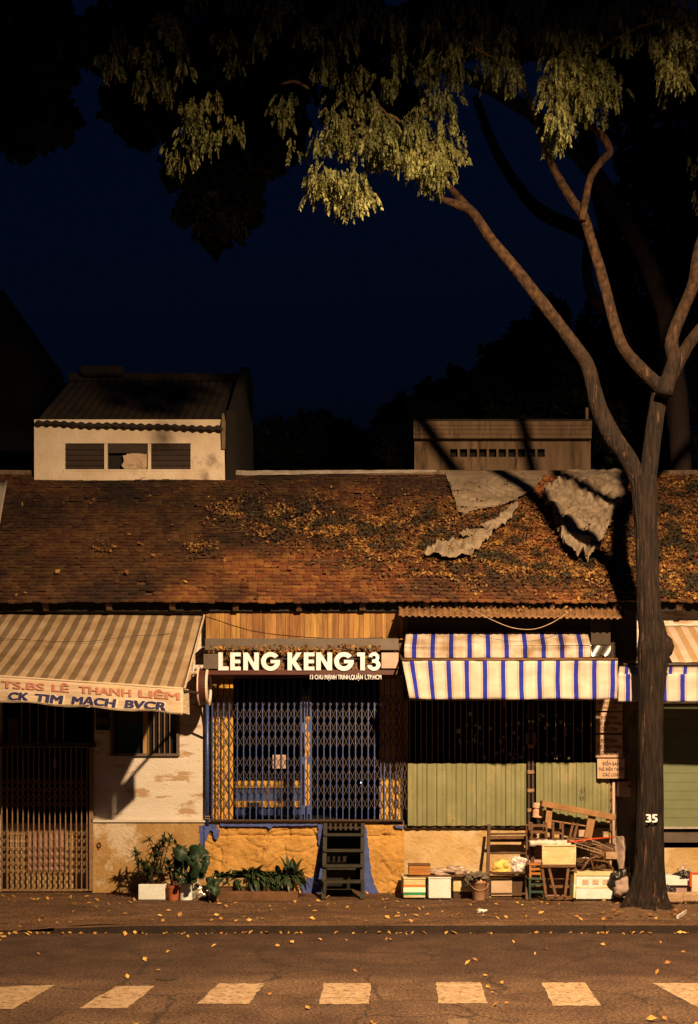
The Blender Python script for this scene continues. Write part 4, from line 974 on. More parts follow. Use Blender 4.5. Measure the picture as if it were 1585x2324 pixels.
# ladder shelf
t = thing('ladder_rack', 'dark brown wooden ladder rack with bags on its middle rung', 'rack', foot(1153, 15.15))
for xa in (1109, 1196):
    m = MB(); b = foot(xa-3 if xa<1150 else xa, 15.05); m.bar(b, P(xa+1,1872,15.7), .045, .05); m.build('post', M['darkwood'], t, bevel=.004)
for yy, Yd in ((1893,15.6),(1937,15.45),(1981,15.3),(2029,15.1)):
    m = MB(); m.bar(P(1110,yy,Yd), P(1196,yy-1,Yd), .028, .035); m.build('rung', M['darkwood'], t)
m = MB(); m.box(X(1110,15.3), X(1196,15.3), 15.3, 15.62, Z(1983,15.3), Z(1980.5,15.3)); m.build('shelf', M['darkwood'], t)
m = MB(); m.pbox(1112,1195,1897,1911,15.75,.02); m.build('back_slat', M['brownwood'], t)
lump('sack', 'yellow plastic sack on the ladder rack shelf', 'sack', P(1146,1972,15.45), .17, .12, .115, M['yellowbag'], 3, .5)
lump('sack', 'white patterned bag beside the yellow sack on the rack', 'sack', P(1176,1966,15.42), .13, .12, .15, M['whitebag'], 4.2, .35)
m = MB(); m.pbox(1115,1163,1996,2034,15.42,.3); tag(m.build('carton', M['cardboard'], bevel=.01), 'stained pale carton standing under the ladder rack', 'carton')
m = MB(); m.pbox(1163.6,1194,1990,2034,15.44,.3); tag(m.build('carton', M['darkwood'], bevel=.01), 'dark brown carton under the ladder rack, right of the pale one', 'carton')
# stools
def stool(name, label, xa, xb, ya, yb, Y, mt, dep=.24, rails=(.35,.7), grp=None, cat='stool', flip=False):
    w = X(xb,Y)-X(xa,Y); h = Z(ya,Y)-Z(yb,Y); t = thing(name, label, cat, P((xa+xb)/2, yb, Y), grp)
    x0, z0 = X(xa,Y), Z(yb,Y)
    sz = z0 if flip else z0+h-.025
    m = MB(); m.box(x0-.008, x0+w+.008, Y-.008, Y+dep+.008, sz, sz+.025); m.build('seat', mt, t, bevel=.004)
    for sx in (0,1):
        for sy_ in (0,1):
            xx = x0+sx*(w-.028); yy = Y+sy_*(dep-.028); m = MB()
            m.box(xx, xx+.028, yy, yy+.028, z0+(.026 if flip else 0), z0+h-(0 if flip else .026)); m.build('leg', mt, t)
    for r in rails:
        m = MB(); zz = z0+h*r; m.box(x0+.029, x0+w-.029, Y+.004, Y+.022, zz-.016, zz+.016); m.build('rail', mt, t)
        m = MB(); m.box(x0+.029, x0+w-.029, Y+dep-.022, Y+dep-.004, zz-.016, zz+.016); m.build('rail', mt, t)
    return t
stool('stool', 'dark green stool at the bottom, beside the ladder rack', 1201, 1238, 1993, 2041, 15.0, M['greenpaint'])
stool('stool', 'orange brown stool standing on the dark green stool', 1202, 1231, 1960, 1992.5, 15.05, M['orangewood'], .2, (.3,.62))
m = MB(); m.bar(P(1203,1960,15.03), P(1202,1950,15.03), .03,.03); m.bar(P(1230,1960,15.03), P(1229,1948,15.03), .03,.03)
m = MB(); m.pbox(1201,1231,1921,1992,15.5,.03); tag(m.build('board', M['pink']), 'mauve board leaning on the wall behind the stacked stools', 'board')
m = MB(); m.pbox(1238,1300,1990,2036,15.5,.03); tag(m.build('board', M['pink']), 'low mauve board seen through the folding stool legs', 'board')
# folding table with yellow foam board on it
t = thing('folding_stool', 'brown folding stool with slanting legs under the yellow board', 'stool', foot(1268,15.0))
m = MB(); m.pbox(1229,1308,1962,1969,14.98,.28); m.build('seat', M['brownwood'], t, bevel=.004)
for a, b in (((1246,1969),(1262,2036)), ((1290,1969),(1282,2036)), ((1231,1972),(1240,2038)), ((1306,1970),(1304,2038))):
    m = MB(); m.bar(P(*a,15.02), P(*b,14.97), .035, .035); m.build('leg', M['brownwood'], t)
for yy in (1980,1992,2012): 
    m = MB(); m.bar(P(1234,yy,15.2), P(1304,yy,15.2), .04, .02); m.build('rail', M['brownwood'], t)
m = MB(); m.bar(P(1238,2037,15.0), P(1304,2037,15.0), .045, .04); m.build('foot_bar', M['brownwood'], t)
t = thing('foam_tray', 'scuffed yellow foam tray propped upright on the folding stool', 'tray', P(1270,1962,15.0))
m = MB(); m.pbox(1232,1307,1918,1962,15.0,.12); m.build('panel', M['yellowfoam'], t, bevel=.012)
m = MB()
for a in ((1232,1307,1917,1921),(1232,1307,1958.5,1962.5),(1231,1235.5,1921,1958.5),(1303.5,1308,1921,1958.5)): m.pbox(*a, 14.985, .014)
m.build('rim', M['yellowfoam'], t, bevel=.004)
m = MB(); m.bar(P(1299.5,2041,14.95), P(1302,1985,15.05), .03, .24); tag(m.build('board', M['yellowfoam'], bevel=.004), 'narrow cream board leaning against the big white foam box', 'board')
t = foam_box('largest white foam box with a yellowed lid, left of the trunk', 1306, 1394, 1982, 2041, 15.0, .42, M['foam'], M['yellowfoam'], lidpx=7)
m = MB(); m.pbox(1307,1393,2012,2016,14.996,.006); m.build('tape', M['yellowfoam'], t)
for a in (1322,1345,1368):
    m = MB(); m.pbox(a,a+14,1996,2008,14.996,.006); m.build('faded_print', M['cardboard'], t)
m = MB(); m.pbox(1310,1406,1979,1982,15.0,.36); tag(m.build('lid', M['yellowfoam'], bevel=.004), 'loose yellow foam lid laid over the largest foam box', 'lid')
# table top behind carrying the junk
t = thing('work_table', 'brown table behind the foam boxes carrying a heap of upturned stools', 'table', foot(1300,15.4))
m = MB(); m.box(X(1203,15.35), X(1400,15.35), 15.32, 15.85, Z(1922,15.35), Z(1917,15.35)); m.build('tabletop', M['darkwood'], t, bevel=.005)
for xx in (1208, 1312, 1396):
    m = MB(); b = foot(xx, 15.5); m.box(b.x-.025,b.x+.025,15.45,15.5,b.z,Z(1922,15.35)); m.build('leg', M['darkwood'], t)
def roll(name, label, cat, a, b, r, mt, Y, w=.3, sd=0):
    pts = [P(a[0]+(b[0]-a[0])*i/16, a[1]+(b[1]-a[1])*i/16+1.5*nz(i*.4+sd), Y) for i in range(17)]
    m = MB(); m.tube(pts, [r*(1+w*nz(i*.5+sd,3)) for i in range(17)], 12, True, lambda t, L, p: 1+.15*math.sin(t*5+L*9)); return tag(m.build(name, mt, smooth=True), label, cat)
roll('cloth_roll', 'long white cloth roll lying along the front of the junk heap', 'cloth', (1203,1914),(1287,1913), .042, M['cloth'], 15.25, .5)
roll('cloth_roll', 'short thin pale cloth draped over the top edge of the yellow tray', 'cloth', (1262,1915),(1296,1917), .022, M['cloth'], 15.05, .5, 4)
roll('sheet_roll', 'pale greenish roll of plastic sheet on the junk heap', 'roll', (1304,1909),(1354,1911), .026, M['silver'], 15.2, .2, 8)
m = MB(); m.tube([P(1287,1912,15.1),P(1310,1909,15.1),P(1345,1904,15.15),P(1394,1900,15.3)], .011, 8); tag(m.build('pole', M['red'], smooth=True), 'thin orange red pole lying on top of the junk heap', 'pole')
stool('stool', 'wide upturned brown stool at the left end of the junk heap', 1205, 1243, 1866, 1908, 15.35, M['brownwood'], .22, (.45,.8), flip=True)
stool('stool', 'narrow upturned brown stool second from the left on the heap', 1254, 1280, 1866, 1908, 15.4, M['brownwood'], .2, (.4,), flip=True)
t = thing('stool', 'tilted stool frame in the middle of the junk heap', 'stool', P(1305,1905,15.4))
m = MB(); m.bar(P(1292,1906,15.4), P(1301,1866,15.4), .035,.035); m.build('leg', M['brownwood'], t)
m = MB(); m.bar(P(1302,1906,15.55), P(1311,1868,15.55), .035,.035); m.build('leg', M['brownwood'], t)
m = MB(); m.bar(P(1283,1903,15.4), P(1330,1905,15.4), .03,.22); m.build('seat', M['brownwood'], t)
t = thing('bench', 'long brown bench lying aslant on the junk heap with its legs down', 'bench', P(1310,1840,15.55))
m = MB(); m.bar(P(1228,1823,15.55), P(1394,1855,15.55), .085, .22); m.build('seat', M['benchwood'], t, bevel=.005)
for a, b, w in (((1248,1830),(1243,1880),.09), ((1345,1848),(1334,1903),.11), ((1380,1852),(1380,1868),.05)):
    m = MB(); m.bar(P(*a,15.53), P(*b,15.48), w, .035); m.build('leg', M['benchwood'], t, bevel=.004)
m = MB(); m.bar(P(1250,1862,15.58), P(1340,1876,15.58), .02,.02); m.build('stretcher', M['benchwood'], t)
m = MB(); m.pbox(1314,1334,1884,1899,15.6,.08); tag(m.build('carton', M['cardboard'], bevel=.004), 'small pale carton behind the slanting bench leg', 'carton')
m = MB(); m.pbox(1370,1382,1888,1900,15.5,.08); tag(m.build('carton', M['cardboard'], bevel=.004), 'tiny pale carton right of the slanting bench leg', 'carton')
t = thing('wire_rack', 'bent wire rack hanging from the right end of the junk heap', 'rack', P(1335,1925,15.15))
m = MB()
for (a, b) in (((1300,1911),(1368,1932)),((1303,1919),(1366,1938)),((1340,1905),(1392,1928)),((1345,1915),(1366,1921))): m.tube([P(*a,15.1),P(*b,15.12)], .006, 6)
for k in range(5): m.tube([P(1308+k*14,1912+k*4.2,15.1), P(1306+k*14,1921+k*4.4,15.1)], .005, 6)
m.build('wires', M['metalwire'], t)
m = MB(); m.pbox(1340,1396,1923,1944,15.2,.3); tag(m.build('box', M['brownwood'], bevel=.006), 'dark brown wooden box on the right of the junk heap', 'box')
m = MB(); m.pbox(1376,1402,1934,1950,15.1,.12); tag(m.build('block', M['brick'], bevel=.006), 'small light brown block in front of the dark wooden box', 'block')
t = thing('chair_frame', 'tangle of broken dark chair frames under the brown box', 'chair', P(1355,1980,15.3))
for a, b, c_ in (((1312,1960),(1352,1945),(1385,1950)),((1318,1978),(1340,1948),(1350,1979)),((1352,1979),(1358,1950),(1384,1958)),((1376,1980),(1380,1952),(1400,1948)),((1312,1979),(1330,1972),(1400,1979)),((1330,1955),(1362,1940),(1392,1972))):
    m = MB(); m.tube([P(*a,U(15.1,15.3)),P(*b,U(15.1,15.3)),P(*c_,U(15.1,15.3))], .018, 8); m.build('frame', M['barblack'] if R() < .6 else M['brownwood'], t, smooth=True)
for k in range(9):
    m = MB(); a = P(U(1312,1398),U(1940,1979),U(15.05,15.3)); b = P(U(1312,1398),U(1935,1979),U(15.05,15.3)); m.bar(a, b, .022, .022); m.build('frame', M['barblack'] if k % 2 else M['brownwood'], t)
m = MB(); m.pbox(1318,1350,1952,1976,15.5,.03); tag(m.build('board', M['pink']), 'mauve board behind the tangle of chair frames', 'board')
lump('cloth', 'crumpled pale cloth stuffed in the chair frames', 'cloth', P(1330,1950,15.3), .07, .06, .03, M['cloth'], 9, .6)
roll('hanging_cloth', 'pale pink cloth hanging on the shutter post above the heap', 'cloth', (1222,1822),(1220,1856), .075, M['pinkcloth'], 15.72, .5, 2)
roll('hanging_cloth', 'small black rag hanging just below the pink cloth', 'cloth', (1222,1857),(1223,1872), .03, M['blackbag'], 15.7, .5, 5)
m = MB()
def gt(u, v):
    a = P(1395+8*v,1898,15.3).lerp(P(1404-6*0,1986,15.0), v); w_ = (X(1426,15.2)-X(1395,15.2))*(.75+.35*math.sin(v*3)-.35*v)
    return a+Vector((u*w_, .10*math.sin(u*7+v*4)+.04*nz(u*4,v*6), .02*nz(u*6,v*4)))
m.grid(24, 30, gt); tag(m.build('tarp', M['greytarp'], smooth=True, solid=.006), 'grey pink tarp hanging between the heap and the trunk', 'tarp')
lump('rubbish_bag', 'black plastic bag squeezed between the big foam box and the trunk', 'bag', P(1412,1998,14.9), .15, .13, .15, M['blackbag'], 11, .5)
lump('rubbish_bag', 'brown grey sack at the left foot of the trunk', 'bag', P(1422,2018,14.75), .17, .14, .15, M['greytarp'], 12, .5)
# right of the trunk
m = MB(); m.pbox(1480,1568,1988,2010,15.2,.4); tag(m.build('foam_box', M['foam'], bevel=.01), 'flat white foam box with a dark slot right of the trunk', 'box')
m = MB(); m.pbox(1543,1555,1991,1994,15.19,.008); tag(m.build('slot_label', M['ink']), 'short black label strip on the flat white box', 'label')
m = MB(); c = foot(1530,15.2); m.box(X(1480,15.25),X(1566,15.25),15.25,15.6,c.z,Z(2010.6,15.25)); tag(m.build('concrete_block', M['plasticgrey'], bevel=.01), 'mauve grey block under the flat white box', 'block')
t = thing('panel_board', 'pale board with red edging standing at the right frame edge', 'board', P(1600,2031,15.0))
m = MB(); m.pbox(1571,1660,1984,2030,15.0,.05); m.build('board', mat('pale_pink_board', (.74,.56,.46), (.66,.48,.38), 4, .7), t)
m = MB(); m.pbox(1567,1571,1981,2012,14.99,.06); m.pbox(1571,1660,1981,1984,14.99,.06); m.build('red_edge', M['red'], t)
lump('plastic_bag', 'small glassy plastic bag on the ledge at the right frame edge', 'bag', P(1552,1981,15.8), .09, .07, .10, M['clearbag'], 15, .4)
lump('rag', 'black rag lying on the white box beside the red edged board', 'rag', P(1556,1986,15.3), .14, .10, .05, M['blackbag'], 16, .6)
for (x, y, w, h_, Yd, lb) in ((1522,2034,45,22,14.5,'broken cement block at the right foot of the trunk'), (1572,2034,40,20,14.6,'darker broken brick at the right frame edge'), (1530,2012,0,0,0,None)):
    if lb:
        z0 = gz(X(x,Yd),Yd); m = MB(); n_ = 8
        m.box(X(x-w/2+ (8 if x<1530 else 0),Yd), X(x+w/2+(8 if x<1530 else 0),Yd), Yd, Yd+.18, z0+.04, z0+.04+h_*Yd/F)
        tag(m.build('cement_block', M['brick'], bevel=.018), lb, 'block')
lump('rag', 'dark rag wedged between the trunk and the cement block', 'rag', P(1517,2024,14.7), .09, .08, .07, M['blackbag'], 17, .6)
for k, (a, b, lb) in enumerate((((1455,2068),(1530,2062),'long flat stick lying before the trunk'), ((1538,2083),(1558,2072),'short pale stick among the soil right of the trunk'), ((1500,2078),(1585,2070),'thin dark stick at the right frame edge'))):
    Ya, Yb = groundY(a[1],.12), groundY(b[1],.12); m = MB(); m.bar((X(a[0],Ya),Ya,gz(X(a[0],Ya),Ya)+.035), (X(b[0],Yb),Yb,gz(X(b[0],Yb),Yb)+.04), .04, .02)
    tag(m.build('stick', M['brownwood'] if k != 1 else M['cloth']), lb, 'stick')
m = MB(); cx_ = X(1475,13.9)
def so(u, v):
    x = cx_-1.0+u*3.2; y = 13.1+v*1.7; e = min(u*4, 1)*min((1-u)*6,1)*min(v*3,1)*min((1-v)*3,1)
    return (x, y, gz(x,y)-.01+e*(.035+.05*max(0,noise.fractal(Vector((x*2.5,y*5,3)),1,2,4))+.03*abs(nz(x*6,y*9))))
m.grid(130, 70, so); tag(m.build('soil_patch', M['soil'], smooth=True), 'rough heaped soil around the foot of the tree', 'soil', kind='structure')
lump('litter_scrap', 'small crumpled white paper on the pavement below the ladder rack', 'litter', (X(1094,13.9),13.9,gz(X(1094,13.9),13.9)+.015), .06, .04, .025, M['foam'], 20, .7)

# ------------------------------------------------------------------ steps
t = thing('wooden_steps', 'dark open wooden steps up to the shop gate between blue painted edges', 'steps', foot(780,15.4))
for xt, xb in ((739,734.5),(824,822)):
    m = MB(); b = foot(xb, 15.15); a = P(xt,1870,15.9); m.bar(b, a, .05, .06, (1,0,0)); m.build('stringer', M['stairwood'], t, bevel=.004)
    m = MB(); m.bar(foot(xb+1,15.2)+Vector((0,0,.0)), P(xt,1999,15.2), .05,.05); m.build('leg', M['stairwood'], t)
for k, (yy, Yd) in enumerate(((1893,15.72),(1929,15.55),(1964,15.38),(2000,15.2))):
    m = MB(); m.box(X(735-k*.8,Yd), X(826-k*.8,Yd), Yd, Yd+.2, Z(yy+5,Yd), Z(yy-.8,Yd)); m.build('tread', M['stairwood'], t, bevel=.004)
for (a, b, c_, d_, Yd) in ((742,815,1936,1943,15.8),(742,808,1970,1992,15.7),(740,800,2018,2031,15.6)):
    m = MB(); m.pbox(a,b,c_,d_,Yd,.04); m.build('back_board', M['stairwood'], t)
m = MB()
for k in range(6): m.pbox(748+k*11.5, 753+k*11.5, 1869, 1884, 15.86, .03)
m.build('rail_slats', M['barblack'], t)
m = MB(); m.pbox(742, 822, 1872, 1884, 16.0, .02); m.build('top_riser', M['stairwood'], t)
# ------------------------------------------------------------------ pots and plants
def blade(m, p, d, L, w, droop, seg=4):
    d = Vector(d).normalized(); s = d.cross(Vector((0,0,1)))
    if s.length < .1: s = Vector((1,0,0))
    s.normalize(); pts = []; q = Vector(p); dd = Vector(d)
    vs = []
    for i in range(seg+1):
        t_ = i/seg; ww = w*math.sin(math.pi*min(.97,.12+.85*t_))**.8/2 if i < seg else 0.001
        vs += [q - s*ww, q + s*ww]; q = q + dd*(L/seg); dd = (dd + Vector((0,0,-droop/seg))).normalized()
    m.add(vs, [(2*i, 2*i+1, 2*i+3, 2*i+2) for i in range(seg)])
def pot(label, name, xa, xb, ya, yb, Y, mt, taper=.8, grp=None):
    cx = (X(xa,Y)+X(xb,Y))/2; r = (X(xb,Y)-X(xa,Y))/2; z0 = gz(cx, Y); h = Z(ya,Y)-z0
    t = thing(name, label, 'plant pot', (cx, Y+r, z0), grp); c = (cx, Y+r, z0)
    m = MB(); m.lathe(c, [(r*taper,0),(r*.95,h*.78),(r*1.03,h*.80),(r*1.03,h),(r*.93,h),(r*.88,h*.86),(.01,h*.85)], 28, 'z', False); m.build('body', mt, t, smooth=False)
    return Vector(c)+Vector((0,0,h*.85))
t = thing('planter_box', 'rectangular white foam planter at the left of the pot row', 'planter', foot(344,15.1))
m = MB(); c = foot(344,15.1); m.box(X(314,15.1),X(375,15.1),15.1,15.36,c.z,Z(2007,15.1)); m.build('box', M['foam'], t, bevel=.012)
m = MB(); m.box(X(317,15.1),X(372,15.1),15.12,15.34,Z(2008,15.1),Z(2006.2,15.1)); m.build('soil', M['soil'], t)
pc = pot('terracotta flower pot between the white planter and the white bag', 'flower_pot', 377, 406, 2010, 2034, 15.0, M['terra'])
pw = pot('white tapered pot under the broad green leaves', 'flower_pot', 405, 436, 2006, 2032, 15.05, M['foam'], .95)
lump('plant_bag', 'shiny silvery bag of soil holding a broad leaved plant', 'bag', (X(454,15.1),15.2,gz(X(454,15.1),15.1)+.09), .125, .11, .125, M['foil'], 22, .3)
t = thing('leafy_plant', 'tall dark many stemmed plant with narrow leaves in the white planter', 'plant', P(344,2007,15.2))
L = MB()
for k in range(15):
    xb_, yb_ = U(320,368), 2007; xt, yt = xb_+U(-26,34), U(1900,1975)
    if k < 3: xt, yt = (312,1940) if k == 0 else ((322,1955) if k == 1 else (338,1905))
    a = P(xb_,yb_,U(15.15,15.3)); b = P(xt,yt,U(15.0,15.4)); mid = a.lerp(b,.5)+Vector((U(-.05,.05),0,U(0,.05)))
    m = MB(); pts = [a, a.lerp(mid,.5), mid, mid.lerp(b,.6), b]; m.tube(pts, [.009,.008,.007,.006,.004], 6); m.build('stem', M['darkwood'], t, smooth=True)
    for j in range(34):
        q = pts[1+min(3,int(j*3.6/34))].lerp(pts[min(4,2+int(j*3.6/34))], R())
        blade(L, q, (U(-1,1),U(-1,.6),U(-.2,.9)), U(.07,.16), U(.018,.034), U(.5,1.6))
    for j in range(9): blade(L, b, (math.cos(j*.7),math.sin(j*.7),U(-.1,.6)), U(.10,.17), U(.02,.035), U(.6,1.4))
L.build('leaves', M['leaf_pot'], t)
t = thing('leafy_plant', 'bushy dark plant on thick reddish stems in the terracotta pot', 'plant', pc)
L = MB()
for k in range(7):
    a = pc+Vector((U(-.05,.05),U(-.05,.05),0)); b = P(U(365,425),U(1900,1965),U(15.1,15.4))
    m = MB(); m.tube([a, a.lerp(b,.4)+Vector((U(-.03,.03),0,0)), b], [.016,.011,.005], 7); m.build('stem', M['brownwood'], t, smooth=True)
    for j in range(36):
        q = a.lerp(b, U(.35,1)); blade(L, q, (U(-1,1),U(-1,.7),U(-.2,.8)), U(.08,.17), U(.03,.055), U(.4,1.5))
L.build('leaves', M['leaf_pot'], t)
def taro(label, base, spots):
    t = thing('broad_leaf_plant', label, 'plant', base, 'broad leaved plants')
    for (x, y, r, Yd) in spots:
        c = P(x, y, Yd); m = MB(); m.tube([base+Vector((U(-.04,.04),U(-.03,.03),0)), Vector((base.x*.5+c.x*.5, base.y, base.z*.4+c.z*.6)), c], [.010,.008,.005], 6); m.build('stalk', M['leaf_round'], t, smooth=True)
        ax = Vector((U(-.5,.5), -1, U(.1,.7))).normalized(); s_ = ax.cross(Vector((0,0,1))).normalized(); u_ = s_.cross(ax).normalized()
        rr = r*Yd/F; m = MB(); ring = [c]
        for k in range(28):
            a = 2*math.pi*k/28; ra = rr*(1+.16*math.cos(a*1+math.pi/2)+.04*math.sin(a*5)) * (1-.42*math.exp(-((a-math.pi/2)/.22)**2)) * (1+.30*math.exp(-((a-3*math.pi/2)/.35)**2))*(1+.05*nz(a*2,x))
            ring.append(c+s_*ra*math.cos(a)*.92+u_*ra*math.sin(a)-ax*(-.25*ra*ra/rr)*1.0+ax*.02*math.sin(a*4))
        m.add(ring, [(0,1+k,1+(k+1)%28) for k in range(28)]); m.build('leaf', M['leaf_round'], t, smooth=True, solid=.003)
taro('large broad heart shaped leaves rising from the white pot', pw, [(410,1933,17,15.0),(428,1941,15,15.2),(448,1930,20,15.1),(462,1938,14,15.2),(466,1962,15,14.9),(446,1968,18,14.85),(458,1982,13,15.0),(428,1988,12,14.95),(402,1972,10,15.1),(436,1952,13,15.0),(418,1962,11,15.15),(444,1992,10,14.85),(470,1948,9,15.1),(411,1998,9,14.9)])
bb = foot(484,14.95); 
m = MB(); m.lathe(bb, [(.05,0),(.065,.12),(.06,.12),(.05,.11)], 16, 'z'); tag(m.build('flower_pot', M['blackbag']), 'very small black pot beside the silvery bag', 'plant pot')
taro('small broad leaved plant in the very small black pot', bb+Vector((0,0,.12)), [(478,2012,11,14.85),(488,2018,13,14.8),(492,2000,10,14.9),(476,1996,9,15.0)])
t = thing('trough_planter', 'long ochre wooden trough planter on a dark base under the gate', 'planter', foot(580,15.3))
m = MB(); m.pbox(488,672,1993,2012,15.2,.3); m.build('trough', M['ochredark'], t, bevel=.006)
m = MB()
for a, b in ((486,490),(580,584),(668,675)):
    m = MB(); m.pbox(a,b,1990,2030,15.17,.03); m.build('trough_post', M['tan_wall'], t, bevel=.004)
m = MB(); m.box(X(486,15.25),X(672,15.25),15.22,15.5,gz(0,15.3)-.02,Z(2012,15.25)); m.build('base', M['darkwood'], t)
m = MB(); m.box(X(484,15.05),X(676,15.05),15.05,15.5,gz(0,15.1)-.02,Z(2024,15.05)); m.build('plinth', M['brownwood'], t, bevel=.008)
fern_lb = ['low dark fern at the left end of the trough', 'dark fern second from the left in the trough, fullest in front', 'dark fern in the middle of the trough', 'dark fern right of the middle of the trough', 'dark fern beside the tallest one in the trough', 'tallest upright fern at the right end of the trough']
for k, (x, h_) in enumerate(((508,32),(540,42),(572,52),(602,44),(632,46),(658,62))):
    c = P(x, 1996, 15.34); t = thing('fern', fern_lb[k], 'fern', c, 'ferns in the trough')
    m = MB()
    for j in range(150 if k != 2 else 180):
        a = U(0,2*math.pi); el = U(-.5,1.25) if k < 5 else U(-.2,1.5)
        blade(m, c+Vector((U(-.10,.10),U(-.08,.08),U(-.02,.03))), (math.cos(a)*math.cos(el)*1.1, math.sin(a)*math.cos(el), math.sin(el)+.15), U(.6,1.0)*h_*15.3/F*1.0, U(.045,.085), U(1.2,3.0), 5)
    m.build('fronds', M['leaf_pot'], t)

# ------------------------------------------------------------------ trees
def limb(path, Y=14.0, n=16, bump=.13, name='branch', mt='bark', par=None, fine=4, ridge=0.0):
    pts = []; rs = []
    K = [(Vector(P(p[0], p[1], p[3] if len(p) > 3 else Y)), p[2]*(p[3] if len(p) > 3 else Y)/F/2*(.90 if name == 'trunk' else .82)) for p in path]
    for i in range(len(K)-1):
        p0 = K[max(i-1,0)][0]; p1, r1 = K[i]; p2, r2 = K[i+1]; p3 = K[min(i+2,len(K)-1)][0]
        for k in range(fine):
            t = k/fine
            pts.append(.5*((2*p1)+(-p0+p2)*t+(2*p0-5*p1+4*p2-p3)*t*t+(-p0+3*p1-3*p2+p3)*t**3)); rs.append(r1+(r2-r1)*t)
    pts.append(K[-1][0]); rs.append(K[-1][1])
    m = MB(); sd = U(0,50)
    def fn(t, L, p):
        k = 1+bump*nz(math.cos(t)*1.2+sd, math.sin(t)*1.2, L*1.3)+bump*.6*nz(math.cos(t)*3+sd, math.sin(t)*3, L*5)
        if ridge:
            k += ridge*(min(1,abs(nz(math.cos(t)*6+.5*nz(p.z*2,t), math.sin(t)*6, p.z*.6+sd))*4.5)-.6)
            if p.z < .9: k += .10*(math.sin(t*5+1)+.5*math.sin(t*9))*((.9-p.z)/.9)**1.5
        return k
    m.tube(pts, rs, n, True, fn)
    return m.build(name, M[mt], par, smooth=True), pts, rs
tree = thing('street_tree', 'tall forked street tree with furrowed dark trunk painted 35', 'tree', (X(1475,14.1),14.1,.1))
TY = 14.15
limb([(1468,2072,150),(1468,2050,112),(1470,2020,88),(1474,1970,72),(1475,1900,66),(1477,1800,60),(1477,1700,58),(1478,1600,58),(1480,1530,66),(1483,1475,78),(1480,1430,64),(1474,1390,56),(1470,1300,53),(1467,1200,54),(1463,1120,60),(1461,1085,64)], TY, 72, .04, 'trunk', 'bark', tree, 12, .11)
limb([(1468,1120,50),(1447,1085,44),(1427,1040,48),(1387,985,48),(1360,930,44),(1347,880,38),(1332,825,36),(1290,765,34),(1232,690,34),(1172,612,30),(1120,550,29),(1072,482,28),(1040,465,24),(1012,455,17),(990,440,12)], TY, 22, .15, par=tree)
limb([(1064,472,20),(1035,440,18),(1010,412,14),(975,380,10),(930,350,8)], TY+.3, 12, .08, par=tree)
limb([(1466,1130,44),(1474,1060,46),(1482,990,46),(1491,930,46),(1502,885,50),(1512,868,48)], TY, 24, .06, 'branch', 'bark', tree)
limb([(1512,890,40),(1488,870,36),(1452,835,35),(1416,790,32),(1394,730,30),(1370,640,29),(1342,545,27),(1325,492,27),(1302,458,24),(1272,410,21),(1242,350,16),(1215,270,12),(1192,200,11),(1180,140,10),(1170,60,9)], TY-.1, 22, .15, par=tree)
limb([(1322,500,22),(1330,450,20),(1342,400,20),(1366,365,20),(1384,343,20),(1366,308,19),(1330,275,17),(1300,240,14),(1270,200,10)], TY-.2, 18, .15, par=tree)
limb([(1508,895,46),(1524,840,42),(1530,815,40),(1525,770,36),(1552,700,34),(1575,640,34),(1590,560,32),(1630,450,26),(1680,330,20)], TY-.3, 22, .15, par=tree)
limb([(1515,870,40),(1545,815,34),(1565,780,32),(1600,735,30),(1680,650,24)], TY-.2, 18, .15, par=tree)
for pth in ([(975,385,6),(940,320,6),(900,268,7),(860,262,5),(830,300,4)], [(935,330,5),(905,300,6),(870,292,5),(835,285,4)], [(905,300,5),(880,260,5),(850,230,4)], [(1215,270,5),(1235,225,4),(1290,190,4)], [(1190,200,6),(1150,150,5),(1080,110,5)], [(1000,412,5),(985,350,4),(1000,290,3)],
            [(700,200,7),(670,185,8),(640,190,6)], [(930,350,7),(860,300,6),(790,270,5)], [(1270,200,9),(1350,120,8),(1450,60,7),(1560,30,6)], [(1680,330,12),(1600,200,10),(1540,100,8)]):
    limb([(a,b,c,13.6+nz(a*.004,b*.004)*1.2) for a,b,c in pth], 13.8, 8, .08, 'twig', 'bark_high', tree, 3)
text_on('painted_number', '35', M['letter'], tree, lambda u, v: P(u, v, 13.925), (1466, 1493, 1866, 1848), .045)
t_low = None
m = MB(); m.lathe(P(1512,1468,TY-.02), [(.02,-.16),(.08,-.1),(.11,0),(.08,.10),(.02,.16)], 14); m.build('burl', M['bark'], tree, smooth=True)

def spray(m, p, size, dirn):
    # a drooping twig of paired leaflets
    d = Vector(dirn).normalized(); L = size; q = Vector(p); n = 7
    s = d.cross(Vector((U(-1,1),U(-1,1),U(-.3,.3)))).normalized()
    for i in range(n):
        t = i/(n-1); l = L*.30*(1.1-.5*abs(t-.45))
        for sg in (1,-1):
            a = (d*.75 + s*sg*.8 + Vector((0,0,-.45))).normalized(); b = a.cross(Vector((U(-1,1),U(-1,1),U(-1,1)))).normalized()*l*.21
            m.add([q, q+a*l*.5+b, q+a*l, q+a*l*.5-b], [(0,1,2,3)])
        q = q + d*(L/n); d = (d+Vector((0,0,-.16))).normalized()
